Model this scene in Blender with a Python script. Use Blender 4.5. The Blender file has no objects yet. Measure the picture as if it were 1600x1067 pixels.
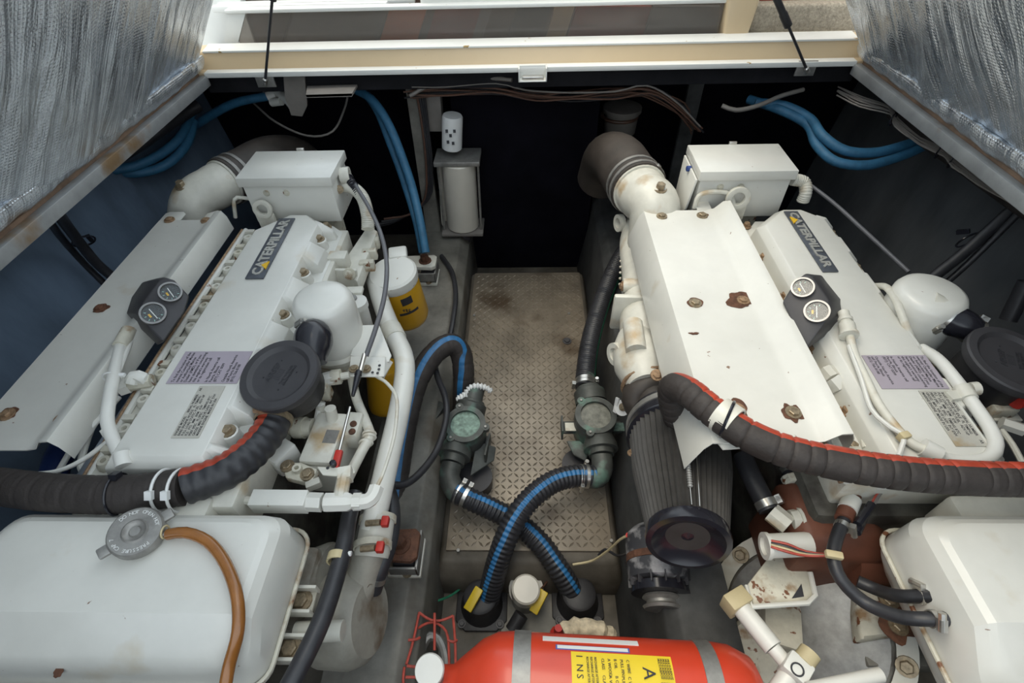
import bpy, bmesh, math, random
from mathutils import Vector as V, Matrix, noise

# ------------------------------------------------------------------ camera, light, exposure
FPX = 800.0                      # focal length in pixels of the 1600 x 1067 frame
PITCH, YAW, ROLL = math.radians(46.03), math.radians(2.2586), math.radians(-1.855)
EYE = V((0, 0, 1.5))
FW = V((-math.sin(YAW)*math.cos(PITCH), math.cos(YAW)*math.cos(PITCH), -math.sin(PITCH)))
RT0 = V((math.cos(YAW), math.sin(YAW), 0)); UP0 = RT0.cross(FW)
RT = RT0*math.cos(ROLL) + UP0*math.sin(ROLL)
UPV = UP0*math.cos(ROLL) - RT0*math.sin(ROLL)
scn = bpy.context.scene
col = scn.collection
cam_d = bpy.data.cameras.new('camera'); cam_d.sensor_width = 36; cam_d.sensor_fit = 'HORIZONTAL'
cam_d.lens = 36*FPX/1600; cam_d.clip_start = .02
cam = bpy.data.objects.new('camera', cam_d); col.objects.link(cam)
cam.matrix_world = Matrix(((RT.x, UPV.x, -FW.x, EYE.x), (RT.y, UPV.y, -FW.y, EYE.y), (RT.z, UPV.z, -FW.z, EYE.z), (0, 0, 0, 1)))
scn.camera = cam

w = bpy.data.worlds.new('sky'); scn.world = w; w.use_nodes = True
bg = w.node_tree.nodes['Background']; bg.inputs[0].default_value = (.83, .925, 1.0, 1); bg.inputs[1].default_value = 1.8
sun_d = bpy.data.lights.new('sun', 'SUN'); sun_d.energy = 2.5; sun_d.angle = math.radians(50); sun_d.color = (1.0, .88, .68)
sun = bpy.data.objects.new('sun', sun_d); col.objects.link(sun)
sun.rotation_euler = V((.34, -.06, -1.0)).to_track_quat('-Z', 'Y').to_euler()
scn.view_settings.view_transform = 'Standard'; scn.view_settings.look = 'None'
scn.view_settings.gamma = 1; scn.view_settings.use_curve_mapping = False
scn.view_settings.exposure = -0.02

def P(u, v, z=None, x=None, y=None):
    """point of the photograph's pixel (u, v) on the plane z=, x= or y="""
    d = FW + RT*((u-800)/FPX) - UPV*((v-533.5)/FPX)
    if z is not None: t = (z-EYE.z)/d.z
    elif x is not None: t = (x-EYE.x)/d.x
    else: t = (y-EYE.y)/d.y
    return EYE + d*t

# ------------------------------------------------------------------ materials
MATS = {}
def mat(name, c, rough=.5, metal=0., var=.12, scale=9., spots=None, spot_amt=.0, spot_scale=40., bump=0., bscale=60., coat=0., streak=None, c2=None, c2_amt=0., c2_scale=5., spec=.5):
    m = bpy.data.materials.new(name); m.use_nodes = True; nt = m.node_tree; N = nt.nodes; L = nt.links
    b = N['Principled BSDF']; b.inputs['Roughness'].default_value = rough; b.inputs['Metallic'].default_value = metal; b.inputs['Specular IOR Level'].default_value = spec
    if coat: b.inputs['Coat Weight'].default_value = coat; b.inputs['Coat Roughness'].default_value = .15
    tc = N.new('ShaderNodeTexCoord'); geo = N.new('ShaderNodeNewGeometry')
    pos = geo.outputs['Position']
    if streak:
        mp = N.new('ShaderNodeMapping'); mp.inputs['Scale'].default_value = streak; L.new(pos, mp.inputs[0]); vec = mp.outputs[0]
    else: vec = pos
    n = N.new('ShaderNodeTexNoise'); n.inputs['Scale'].default_value = scale; n.inputs['Detail'].default_value = 5; n.inputs['Roughness'].default_value = .62
    L.new(vec, n.inputs['Vector'])
    r = N.new('ShaderNodeMapRange'); r.inputs[1].default_value = .3; r.inputs[2].default_value = .7
    r.inputs[3].default_value = 1-var; r.inputs[4].default_value = 1+var*.6; L.new(n.outputs[0], r.inputs[0])
    mx = N.new('ShaderNodeVectorMath'); mx.operation = 'SCALE'; mx.inputs[0].default_value = c; L.new(r.outputs[0], mx.inputs['Scale'])
    out = mx.outputs[0]
    def layer(out, colour, sc, thr, width, det=4):
        n2 = N.new('ShaderNodeTexNoise'); n2.inputs['Scale'].default_value = sc; n2.inputs['Detail'].default_value = det; L.new(pos, n2.inputs['Vector'])
        r2 = N.new('ShaderNodeMapRange'); r2.inputs[1].default_value = thr; r2.inputs[2].default_value = thr+width; L.new(n2.outputs[0], r2.inputs[0])
        mm = N.new('ShaderNodeMix'); mm.data_type = 'RGBA'; L.new(r2.outputs[0], mm.inputs[0]); L.new(out, mm.inputs[6]); mm.inputs[7].default_value = (*colour, 1)
        return mm.outputs[2]
    if c2: out = layer(out, c2, c2_scale, .62-c2_amt*.3, .12, 6)
    if spots: out = layer(out, spots, spot_scale, .74-spot_amt*.3, .03)
    L.new(out, b.inputs['Base Color'])
    if bump:
        n3 = N.new('ShaderNodeTexNoise'); n3.inputs['Scale'].default_value = bscale; n3.inputs['Detail'].default_value = 4; L.new(vec, n3.inputs['Vector'])
        bp = N.new('ShaderNodeBump'); bp.inputs['Strength'].default_value = bump; bp.inputs['Distance'].default_value = .004; L.new(n3.outputs[0], bp.inputs['Height']); L.new(bp.outputs[0], b.inputs['Normal'])
    MATS[name] = m; return m
RUSTC = (.17, .065, .028)
mat('white_paint', (.70, .69, .635), .38, var=.06, scale=6, spots=(.25, .13, .07), spot_amt=.13, spot_scale=55, bump=.05, coat=.15)
mat('cover_paint', (.70, .69, .635), .35, var=.10, scale=4, c2=(.58, .52, .41), c2_amt=-.12, c2_scale=7, spots=(.22, .13, .08), spot_amt=.05, spot_scale=60, bump=.05, coat=.4)
mat('cast_paint', (.66, .64, .56), .42, var=.16, scale=12, c2=(.46, .34, .20), c2_amt=.12, c2_scale=9, bump=.25, bscale=40, coat=.1)
mat('cast_grey', (.34, .32, .27), .5, var=.25, scale=14, c2=(.16, .12, .08), c2_amt=.2, c2_scale=10, bump=.3, bscale=40)
mat('bezel', (.30, .29, .28), .3, .8, var=.15, scale=40)
mat('block_dark', (.10, .095, .08), .6, var=.5, scale=14, c2=(.035, .03, .025), c2_amt=.5, c2_scale=12, bump=.3)
mat('dirty_paint', (.60, .57, .47), .5, var=.22, scale=16, c2=(.30, .19, .10), c2_amt=.25, c2_scale=22, spots=RUSTC, spot_amt=.35, spot_scale=45, bump=.3)
mat('cream', (.66, .51, .32), .4, var=.05, scale=4, spots=(.3, .17, .07), spot_amt=.06, spot_scale=30, coat=.2)
mat('white_gel', (.80, .80, .76), .35, var=.04, spots=(.4, .27, .1), spot_amt=.1, spot_scale=25)
mat('rim_metal', (.36, .37, .37), .45, .35, var=.2, scale=14, c2=(.26, .17, .09), c2_amt=.12, c2_scale=6, bump=.1)
mat('rust_strip', (.22, .14, .09), .7, var=.4, scale=20)
mat('hull_blue', (.165, .225, .31), .7, var=.35, scale=5, streak=(1, 1, .4), bump=.15, bscale=20, spec=.2)
mat('hull_grey', (.10, .105, .11), .7, var=.35, scale=5, streak=(1, 1, .4), bump=.15, bscale=20, spec=.2)
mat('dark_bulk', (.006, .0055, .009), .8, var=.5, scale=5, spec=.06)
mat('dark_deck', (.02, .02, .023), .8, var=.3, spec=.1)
mat('deck_out', (.7, .7, .68), .6, var=.05)
mat('bilge', (.12, .105, .085), .6, var=.5, scale=7, c2=(.05, .042, .03), c2_amt=.3, c2_scale=4, bump=.4, bscale=30, spec=.3)
mat('stringer', (.19, .18, .155), .6, var=.45, scale=9, c2=(.10, .085, .065), c2_amt=.2, c2_scale=6, bump=.3, bscale=35)
mat('stringer_grey', (.075, .076, .075), .65, var=.5, scale=9, bump=.25, bscale=35, spec=.3)
mat('tread', (.255, .215, .165), .42, .25, var=.35, scale=6, c2=(.10, .07, .045), c2_amt=.2, c2_scale=4, bump=.1)
mat('black_rubber', (.022, .021, .023), .5, var=.3, scale=30, bump=.15, bscale=90)
mat('worn_rubber', (.045, .038, .035), .6, var=.3, scale=18, bump=.3, bscale=120, spec=.35)
mat('hose_black', (.030, .030, .034), .42, var=.3, scale=25, bump=.15)
mat('soft_black', (.048, .046, .050), .5, var=.15, scale=12, bump=.06, bscale=150)
mat('gloss_black', (.018, .018, .024), .2, var=.2)
mat('red_stripe', (.42, .055, .025), .45, var=.35, scale=35)
mat('blue_stripe', (.025, .15, .34), .45, var=.35, scale=45)
mat('green_stripe', (.03, .20, .11), .5, var=.4, scale=40)
mat('blue_hose', (.035, .145, .26), .55, var=.25, scale=30, bump=.2, bscale=150)
mat('navy', (.02, .05, .20), .5, var=.3)
mat('steel', (.62, .60, .56), .28, .9, var=.15, scale=30)
mat('dull_steel', (.33, .32, .30), .5, .6, var=.3, scale=30)
mat('rust', (.13, .055, .03), .8, var=.5, scale=60, bump=.5, bscale=150)
mat('rusty_bolt', (.34, .22, .13), .6, .3, var=.5, scale=120, bump=.3)
mat('clean_bolt', (.34, .27, .18), .42, .55, var=.4, scale=120)
mat('bronze', (.085, .090, .082), .55, .3, var=.4, scale=20, c2=(.12, .20, .16), c2_amt=.2, c2_scale=14, bump=.25, bscale=50)
mat('verdigris', (.22, .32, .26), .55, .1, var=.6, scale=70, bump=.3)
mat('murk', (.17, .17, .14), .4, .1, var=.5, scale=50)
mat('yellow', (.62, .33, .015), .35, var=.08, scale=8, coat=.3)
mat('yellow_tag', (.62, .44, .02), .4, var=.15)
mat('red_paint', (.62, .055, .022), .33, var=.1, scale=7, coat=.3)
mat('red_wire', (.48, .075, .05), .5, var=.3, scale=60)
mat('red_rubber', (.5, .03, .02), .5, var=.2)
mat('label_yellow', (.78, .57, .02), .5, var=.05)
mat('label_white', (.74, .74, .72), .5, var=.05)
mat('label_blue', (.10, .13, .40), .5, var=.1)
mat('lilac', (.40, .35, .40), .55, var=.06)
mat('plate_info', (.52, .50, .44), .5, .1, var=.12, scale=20, c2=(.40, .28, .13), c2_amt=.1, c2_scale=12)
mat('ink', (.035, .035, .04), .6, var=.05)
mat('emblem_grey', (.10, .11, .13), .4, .3, var=.25, scale=60)
mat('emblem_silver', (.55, .54, .50), .35, .5, var=.2, scale=60)
mat('emblem_yellow', (.75, .45, .02), .4, var=.05)
mat('dial', (.03, .035, .035), .4, var=.3)
mat('dial_mark', (.30, .52, .46), .5, var=.2)
mat('dial_white', (.75, .78, .75), .5, var=.05)
mat('amber', (.30, .115, .025), .25, var=.3, scale=12, coat=.4)
mat('rust_red', (.145, .052, .030), .55, var=.3, scale=10, bump=.15)
mat('exhaust_wrap', (.055, .045, .038), .55, var=.4, scale=10, bump=.2, bscale=60)
mat('filter_ribs', (.05, .047, .044), .6, var=.25, scale=30)
mat('tan_tie', (.55, .46, .27), .5, var=.15)
mat('white_tie', (.78, .78, .76), .5, var=.05)
mat('white_plastic', (.72, .71, .66), .4, var=.06, scale=10)
mat('racor', (.62, .58, .50), .3, var=.05, coat=.3)
mat('carpet', (.40, .35, .27), .95, var=.35, scale=120, bump=.9, bscale=160)
mat('red_wood', (.26, .045, .03), .4, var=.3, streak=(1, 1, 8), scale=6)
mat('orange_wood', (.62, .17, .05), .4, var=.2, streak=(1, 1, 8), scale=6)
mat('brown_wood', (.12, .09, .07), .5, var=.4, scale=10)
mat('grey_hose', (.12, .12, .13), .4, var=.15)
mat('grey_tube', (.20, .23, .27), .45, var=.2)
mat('wire_brown', (.12, .06, .04), .5, var=.3)
mat('wire_grey', (.22, .20, .18), .5, var=.2)
mat('peeling', (.30, .29, .29), .6, .1, var=.4, scale=40, c2=(.045, .045, .05), c2_amt=.75, c2_scale=28, bump=.4, bscale=60)
mat('cloth', (.66, .56, .40), .9, var=.4, scale=50, bump=.6)

def foil_material():
    m = bpy.data.materials.new('foil'); m.use_nodes = True; nt = m.node_tree; N = nt.nodes; L = nt.links
    b = N['Principled BSDF']; b.inputs['Metallic'].default_value = .78; b.inputs['Roughness'].default_value = .24
    geo = N.new('ShaderNodeNewGeometry'); tc = N.new('ShaderNodeTexCoord')
    nz = N.new('ShaderNodeTexNoise'); nz.inputs['Scale'].default_value = 14; nz.inputs['Detail'].default_value = 6; L.new(tc.outputs['UV'], nz.inputs['Vector'])
    cr = N.new('ShaderNodeMapRange'); cr.inputs[1].default_value = .3; cr.inputs[2].default_value = .7; cr.inputs[3].default_value = .78; cr.inputs[4].default_value = 1.0; L.new(nz.outputs[0], cr.inputs[0])
    cb = N.new('ShaderNodeCombineColor'); [L.new(cr.outputs[0], cb.inputs[i]) for i in range(3)]
    ti = N.new('ShaderNodeVectorMath'); ti.operation = 'MULTIPLY'; L.new(cb.outputs[0], ti.inputs[0]); ti.inputs[1].default_value = (.90, .95, 1.0); L.new(ti.outputs[0], b.inputs['Base Color'])
    # woven scrim under the foil and creases running down the sheet
    ws = []
    for d in ('X', 'Y'):
        wv = N.new('ShaderNodeTexWave'); wv.bands_direction = d; wv.inputs['Scale'].default_value = 36; wv.inputs['Distortion'].default_value = .6; wv.inputs['Detail'].default_value = 1; L.new(tc.outputs['UV'], wv.inputs['Vector']); ws.append(wv)
    mp = N.new('ShaderNodeMapping'); mp.inputs['Scale'].default_value = (15, 1.3, 1); L.new(tc.outputs['UV'], mp.inputs[0])
    n2 = N.new('ShaderNodeTexNoise'); n2.inputs['Scale'].default_value = 1.3; n2.inputs['Detail'].default_value = 6; n2.inputs['Distortion'].default_value = .4; L.new(mp.outputs[0], n2.inputs['Vector'])
    a1 = N.new('ShaderNodeMath'); a1.operation = 'MAXIMUM'; L.new(ws[0].outputs['Fac'], a1.inputs[0]); L.new(ws[1].outputs['Fac'], a1.inputs[1])
    a2 = N.new('ShaderNodeMath'); a2.operation = 'MULTIPLY'; L.new(a1.outputs[0], a2.inputs[0]); a2.inputs[1].default_value = .05
    a3 = N.new('ShaderNodeMath'); a3.operation = 'MULTIPLY_ADD'; L.new(n2.outputs[0], a3.inputs[0]); a3.inputs[1].default_value = 2.2; L.new(a2.outputs[0], a3.inputs[2])
    bp = N.new('ShaderNodeBump'); bp.inputs['Strength'].default_value = 1.0; bp.inputs['Distance'].default_value = .02; L.new(a3.outputs[0], bp.inputs['Height']); L.new(bp.outputs[0], b.inputs['Normal'])
    MATS['foil'] = m
foil_material()
def glass_material(name, c, alpha_rough=.05, trans=.85):
    m = bpy.data.materials.new(name); m.use_nodes = True; b = m.node_tree.nodes['Principled BSDF']
    b.inputs['Base Color'].default_value = (*c, 1); b.inputs['Roughness'].default_value = alpha_rough
    b.inputs['Transmission Weight'].default_value = trans; b.inputs['IOR'].default_value = 1.3; MATS[name] = m
glass_material('smoked_glass', (.60, .55, .50), .06, .8)
def lens_material():
    m = bpy.data.materials.new('clear_glass'); m.use_nodes = True; nt = m.node_tree; N = nt.nodes; L = nt.links
    N.remove(N['Principled BSDF']); t = N.new('ShaderNodeBsdfTransparent'); g = N.new('ShaderNodeBsdfGlossy'); g.inputs['Roughness'].default_value = .08
    mx = N.new('ShaderNodeMixShader'); mx.inputs[0].default_value = .035; L.new(t.outputs[0], mx.inputs[1]); L.new(g.outputs[0], mx.inputs[2]); L.new(mx.outputs[0], N['Material Output'].inputs[0]); MATS['clear_glass'] = m
lens_material()

# ------------------------------------------------------------------ mesh helpers
ORG = {}
def finish(name, verts, faces, m, parent=None, smooth=35, mi=None, bev=0, seg=2, base=None):
    """one mesh object; verts are world positions"""
    vs = [V(q) for q in verts]
    if parent is not None: o0 = ORG[parent]
    elif base is not None: o0 = V(base)
    else:
        lo = [min(q[i] for q in vs) for i in range(3)]; hi = [max(q[i] for q in vs) for i in range(3)]
        o0 = V(((lo[0]+hi[0])/2, (lo[1]+hi[1])/2, lo[2]))
    me = bpy.data.meshes.new(name)
    bm = bmesh.new(); bv = [bm.verts.new(q-o0) for q in vs]; bm.verts.ensure_lookup_table()
    for k, f in enumerate(faces):
        if len(set(f)) < 3: continue
        try: bf = bm.faces.new([bv[i] for i in f])
        except ValueError: continue
        if mi: bf.material_index = mi[k]
    bmesh.ops.recalc_face_normals(bm, faces=bm.faces)
    if bev:
        ed = [e for e in bm.edges if len(e.link_faces) == 2 and e.calc_face_angle(0) > .5]
        bmesh.ops.bevel(bm, geom=ed, offset=bev, segments=seg, affect='EDGES', clamp_overlap=True, profile=.5)
    bm.to_mesh(me); bm.free()
    for mm in (m if isinstance(m, (list, tuple)) else [m]): me.materials.append(MATS[mm])
    if smooth:
        me.polygons.foreach_set('use_smooth', [True]*len(me.polygons)); me.set_sharp_from_angle(angle=math.radians(smooth))
    o = bpy.data.objects.new(name, me); col.objects.link(o)
    if parent is not None: o.parent = parent
    else: o.location = o0
    ORG[o] = o0
    return o
def tag(o, label=None, cat=None, group=None, kind=None):
    if label: o['label'] = label
    if cat: o['category'] = cat
    if group: o['group'] = group
    if kind: o['kind'] = kind
    return o
def thing(name, label, cat, loc, group=None):
    o = bpy.data.objects.new(name, None); col.objects.link(o); o.location = loc; o.empty_display_size = .03; ORG[o] = V(loc)
    return tag(o, label, cat, group)
def fs(name, *g, m='white_paint', p=None, **k):
    """join geometry pieces (verts, faces) into one object"""
    vs, fc = [], []
    for v_, f_ in g:
        n = len(vs); vs += v_; fc += [[i+n for i in f] for f in f_]
    return finish(name, vs, fc, m, p, **k)
def st(name, *g, m, **k): return tag(fs(name, *g, m=m, **k), kind='structure')

BF = [[0, 3, 2, 1], [4, 5, 6, 7], [0, 1, 5, 4], [1, 2, 6, 5], [2, 3, 7, 6], [3, 0, 4, 7]]
def box(x0, x1, y0, y1, z0, z1):
    return [V(q) for q in ((x0, y0, z0), (x1, y0, z0), (x1, y1, z0), (x0, y1, z0), (x0, y0, z1), (x1, y0, z1), (x1, y1, z1), (x0, y1, z1))], BF
def frame(d, up=(0, 0, 1)):
    d = V(d).normalized(); u = V(up); u = u-d*u.dot(d)
    if u.length < 1e-4: u = V((0, 1, 0)) - d*d.y if abs(d.y) < .9 else V((1, 0, 0))-d*d.x
    u.normalize(); return d, u, d.cross(u)
def obox(c, ax, up, s):
    """box centred on c: s = sizes along ax, up, ax x up"""
    a, b, n = frame(ax, up); c = V(c); h = [q/2 for q in s]
    return [c+a*i*h[0]+b*j*h[1]+n*k*h[2] for k in (-1, 1) for i, j in ((-1, -1), (1, -1), (1, 1), (-1, 1))], BF
def prism(pts, vec):
    n = len(pts); vec = V(vec); vs = [V(q) for q in pts]+[V(q)+vec for q in pts]
    return vs, [list(range(n))[::-1], list(range(n, 2*n))]+[[i, (i+1) % n, n+(i+1) % n, n+i] for i in range(n)]
def loft(loops, cap=True):
    n = len(loops[0]); vs = [V(q) for l in loops for q in l]; f = []
    for k in range(len(loops)-1):
        for i in range(n): j = (i+1) % n; f.append([k*n+i, k*n+j, (k+1)*n+j, (k+1)*n+i])
    if cap: f += [list(range(n))[::-1], [(len(loops)-1)*n+i for i in range(n)]]
    return vs, f
def lathe(p0, d, prof, n=24, up=(0, 0, 1), sx=1, sy=1):
    """prof: (distance along d, radius)"""
    d, u, b = frame(d, up); p0 = V(p0)
    return loft([[p0+d*t+(u*math.cos(2*math.pi*i/n)*sx+b*math.sin(2*math.pi*i/n)*sy)*max(r, 1e-4) for i in range(n)] for t, r in prof])
def between(p0, p1, r, n=16, r1=None):
    p0, p1 = V(p0), V(p1); return lathe(p0, p1-p0, [(0, r), ((p1-p0).length, r if r1 is None else r1)], n)
def spline(pts, step=.012, closed=False):
    pts = [V(q) for q in pts]; n = len(pts)
    if n == 2: pts = [pts[0], pts[0].lerp(pts[1], .5), pts[1]]; n = 3
    out = []
    rng = range(n) if closed else range(n-1)
    for i in rng:
        g = (lambda k: pts[k % n]) if closed else (lambda k: pts[min(max(k, 0), n-1)])
        p0, p1, p2, p3 = g(i-1), g(i), g(i+1), g(i+2)
        if not closed:
            if i == 0: p0 = p1*2-p2
            if i == n-2: p3 = p2*2-p1
        k = max(2, int((p2-p1).length/step))
        for j in range(k):
            t = j/k; out.append(.5*((2*p1)+(p2-p0)*t+(2*p0-5*p1+4*p2-p3)*t*t+(3*p1-p0-3*p2+p3)*t**3))
    if not closed: out.append(pts[-1])
    return out
def tube(pts, r, n=12, face=None, rib=0, pitch=.03, step=.012, smooth_path=True, taper=None, ribshape='sin', closed=False):
    """swept round tube; returns geometry. face: direction kept at angle 0 (for a stripe)"""
    c = spline(pts, step, closed) if smooth_path else [V(q) for q in pts]
    N = len(c); tans = []
    for i in range(N):
        a = c[(i-1) % N] if (closed or i) else c[0]; b = c[(i+1) % N] if (closed or i < N-1) else c[-1]
        tans.append((b-a).normalized())
    fr = []; u = None; s = 0; loops = []
    for i in range(N):
        t = tans[i]
        if face is not None: u = V(face)-t*V(face).dot(t); u.normalize()
        elif u is None: _, u, _ = frame(t)
        else: u = (u-t*u.dot(t)).normalized()
        b = t.cross(u)
        if i: s += (c[i]-c[i-1]).length
        rr = r if taper is None else r*taper(i/(N-1))
        if rib: rr += rib*(math.sin(2*math.pi*s/pitch) if ribshape == 'sin' else (-1 if (s % pitch) < pitch*.14 else .15))
        loops.append([c[i]+(u*math.cos(2*math.pi*k/n)+b*math.sin(2*math.pi*k/n))*rr for k in range(n)])
    if closed:
        vs, f = loft(loops, False); L_ = len(loops)
        f += [[(L_-1)*n+i, (L_-1)*n+(i+1) % n, (i+1) % n, i] for i in range(n)]
        return vs, f
    return loft(loops)
def striped(name, pts, r, mats, lo, hi, n=24, p=None, face=(0, 0, 1), **k):
    """hose with a stripe: faces whose angular index lies in [lo, hi) take the second material"""
    vs, f = tube(pts, r, n=n, face=face, **k)
    mi = []
    for q in f:
        i = min(q[0] % n, 99); mi.append(1 if len(q) == 4 and lo <= (q[0] % n) < hi else 0)
    return finish(name, vs, f, mats, p, smooth=60, mi=mi)
def ringp(c, nrm, R, n=24, up=(0, 0, 1)):
    d, u, b = frame(nrm, up); return [V(c)+(u*math.cos(2*math.pi*i/n)+b*math.sin(2*math.pi*i/n))*R for i in range(n)]
def torus(c, nrm, R, r, n=28, k=8): return tube(ringp(c, nrm, R, n), r, n=k, smooth_path=False, closed=True)
def annulus(c, nrm, r0, r1, h, n=32):
    d, u, b = frame(nrm); c = V(c)
    q = lambda R, t: [c+d*t+(u*math.cos(2*math.pi*i/n)+b*math.sin(2*math.pi*i/n))*R for i in range(n)]
    vs, f = loft([q(r0, 0), q(r1, 0), q(r1, h), q(r0, h)], False)
    f += [[3*n+i, 3*n+(i+1) % n, (i+1) % n, i] for i in range(n)]
    return vs, f
def rrect(cx, cy, w_, h_, r, n=4):
    out = []
    for sx, sy, a0 in ((1, 1, 0), (-1, 1, 90), (-1, -1, 180), (1, -1, 270)):
        for k in range(n+1):
            a = math.radians(a0+90*k/n); out.append((cx+sx*(w_/2-r)+r*math.cos(a), cy+sy*(h_/2-r)+r*math.sin(a)))
    return out
BOLT = {}
def bolt(pos, nrm=(0, 0, 1), r=.011, m='clean_bolt', p=None, name='bolt', washer=True, h=None, spin=.4):
    key = (round(r, 4), m, washer, h)
    if key not in BOLT:
        hh = h or r*.75
        g = []
        if washer: g.append(lathe((0, 0, 0), (0, 0, 1), [(-.002, r*1.55), (r*.22, r*1.5)], 14))
        g.append(lathe((0, 0, 0), (0, 0, 1), [(0, r), (hh*.85, r), (hh, r*.82)], 6))
        vs, fc = [], []
        for v_, f_ in g: n_ = len(vs); vs += v_; fc += [[i+n_ for i in f] for f in f_]
        me = bpy.data.meshes.new(name); me.from_pydata([tuple(q) for q in vs], [], fc); me.materials.append(MATS[m]); BOLT[key] = me
    o = bpy.data.objects.new(name, BOLT[key]); col.objects.link(o)
    d, u, b = frame(nrm, (.3, .9, .1)); u2 = u*math.cos(spin)+b*math.sin(spin); b2 = d.cross(u2)
    q = V(pos) - (ORG[p] if p is not None else V((0, 0, 0)))
    M = Matrix(((u2.x, b2.x, d.x, q.x), (u2.y, b2.y, d.y, q.y), (u2.z, b2.z, d.z, q.z), (0, 0, 0, 1)))
    if p is not None: o.parent = p
    o.matrix_local = M; ORG[o] = ORG[p] if p is not None else V(pos)
    return o
def text(name, s, origin, xdir, ydir, size, m, p, depth=.0006, width=None, align='LEFT', spacing=1.0, line=1.0, height=None, bold=0.):
    cu = bpy.data.curves.new(name, 'FONT'); cu.body = s; cu.size = size; cu.extrude = depth; cu.align_x = align; cu.space_character = spacing; cu.space_line = line; cu.resolution_u = 2; cu.offset = bold
    t = bpy.data.objects.new(name, cu); col.objects.link(t)
    bpy.context.view_layer.update()
    me = bpy.data.meshes.new_from_object(t.evaluated_get(bpy.context.evaluated_depsgraph_get()))
    bpy.data.objects.remove(t); bpy.data.curves.remove(cu)
    x = V(xdir).normalized(); z = x.cross(V(ydir)).normalized(); y = z.cross(x); o0 = V(origin)
    xs = [q.co.x for q in me.vertices]; ys = [q.co.y for q in me.vertices]
    kx = width/(max(xs)-min(xs)) if width else 1; ky = height/(max(ys)-min(ys)) if height else (kx if width else 1)
    x00 = min(xs) if width and align == 'LEFT' else 0; y00 = min(ys) if height else 0
    for q in me.vertices: q.co = o0 - ORG[p] + x*((q.co.x-x00)*kx)+y*((q.co.y-y00)*ky)+z*(q.co.z+depth)
    me.materials.clear(); me.materials.append(MATS[m])
    o = bpy.data.objects.new(name, me); col.objects.link(o); o.parent = p; ORG[o] = ORG[p]; return o
def clamp(name, c, d, r, p, m='steel', w_=.013, screw=None, sm='steel'):
    """worm-drive hose clamp: band plus screw housing"""
    d = V(d).normalized(); c = V(c)
    o = fs(name, annulus(c-d*w_/2, d, r*.97, r+.0022, w_, 28), m=m, p=p)
    if screw is not None:
        _, u, b = frame(d, screw); q = c+u*(r+.006)
        fs('clamp_screw', obox(q, d, u, (w_*1.1, .011, .02)), lathe(q-b*.012, b, [(-.008, .006), (.022, .006)], 8), m=sm, p=o if o.parent is None or o.parent.parent is None else p)
    return o

# ------------------------------------------------------------------ the setting
def Pz(v_, y): return P(800, v_, y=y).z
st('floor', box(-1.6, 1.6, -.6, 2.5, -.2, -.14), m='bilge')
st('wall_left', prism([(-1.60, -.6, 1.0), (-1.52, -.6, 1.0), (-1.36, -.6, -.2), (-1.60, -.6, -.2)], (0, 3.1, 0)), m='hull_blue')
st('wall_right', prism([(1.60, -.6, 1.0), (1.52, -.6, 1.0), (1.36, -.6, -.2), (1.60, -.6, -.2)], (0, 3.1, 0)), m='hull_grey')
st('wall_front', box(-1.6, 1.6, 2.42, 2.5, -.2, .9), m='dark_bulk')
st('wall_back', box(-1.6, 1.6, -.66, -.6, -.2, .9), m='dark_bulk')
st('trim_1', box(-1.6, -1.165, -.66, 2.5, .85, .905), m='deck_out')
st('trim_2', box(1.165, 1.6, -.66, 2.5, .85, .905), m='deck_out')
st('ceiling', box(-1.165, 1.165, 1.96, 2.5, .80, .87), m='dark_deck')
st('trim_3', box(-1.165, 1.165, -.66, -.5, .85, .905), m='deck_out')
# rim of the opening
zf0, zf1 = Pz(100, 1.93), Pz(75, 1.94)
lint = st('trim_4', prism([(-1.165, 1.90, zf0-.012), (-1.165, 1.90, zf0-.002), (-1.165, 1.928, zf0), (-1.165, 1.94, zf1), (-1.165, 1.945, zf1+.006), (-1.165, 2.0, zf1+.012), (-1.165, 2.0, zf0-.012)], (2.33, 0, 0)), m='cream', bev=.002)
fs('edge_strip', prism([(-1.12, 1.893, zf0-.016), (-1.12, 1.893, zf0+.0005), (-1.12, 1.926, zf0+.002), (-1.12, 1.926, zf0-.016)], (2.24, 0, 0)), m='white_gel', p=lint, bev=.002)
fs('top_ledge', prism([(-1.12, 1.938, zf1+.002), (-1.12, 1.938, zf1+.009), (-1.12, 2.0, zf1+.016), (-1.12, 2.0, zf1+.008)], (2.24, 0, 0)), m='white_gel', p=lint, bev=.002)
a, b_ = P(810, 103, y=1.89), P(854, 124, y=1.885)
latch = thing('latch_keeper', 'small white recessed latch keeper on the cream lintel', 'latch', (a.x+.035, 1.88, b_.z))
fs('tray', box(a.x, b_.x, 1.860, 1.90, b_.z, b_.z+.004), box(a.x, a.x+.004, 1.86, 1.90, b_.z, a.z), box(b_.x-.004, b_.x, 1.86, 1.90, b_.z, a.z), box(a.x, b_.x, 1.894, 1.9, b_.z, a.z), m='white_gel', p=latch, bev=.001)
fs('tongue', box(a.x+.012, b_.x-.01, 1.866, 1.885, b_.z+.004, b_.z+.016), m='steel', p=latch, bev=.003)
for sgn, nm in ((-1, 'trim_5'), (1, 'trim_6')):
    x_in, x_out = sgn*1.113, sgn*1.165
    rim = st(nm, box(min(x_in, sgn*1.14), max(x_in, sgn*1.14), -.5, 1.9, .846, .880), m='rim_metal', bev=.003)
    fs('outer_flange', box(min(sgn*1.142, x_out), max(sgn*1.142, x_out), -.5, 1.93, .85, .888), m='rust_strip', p=rim, bev=.002)
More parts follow.
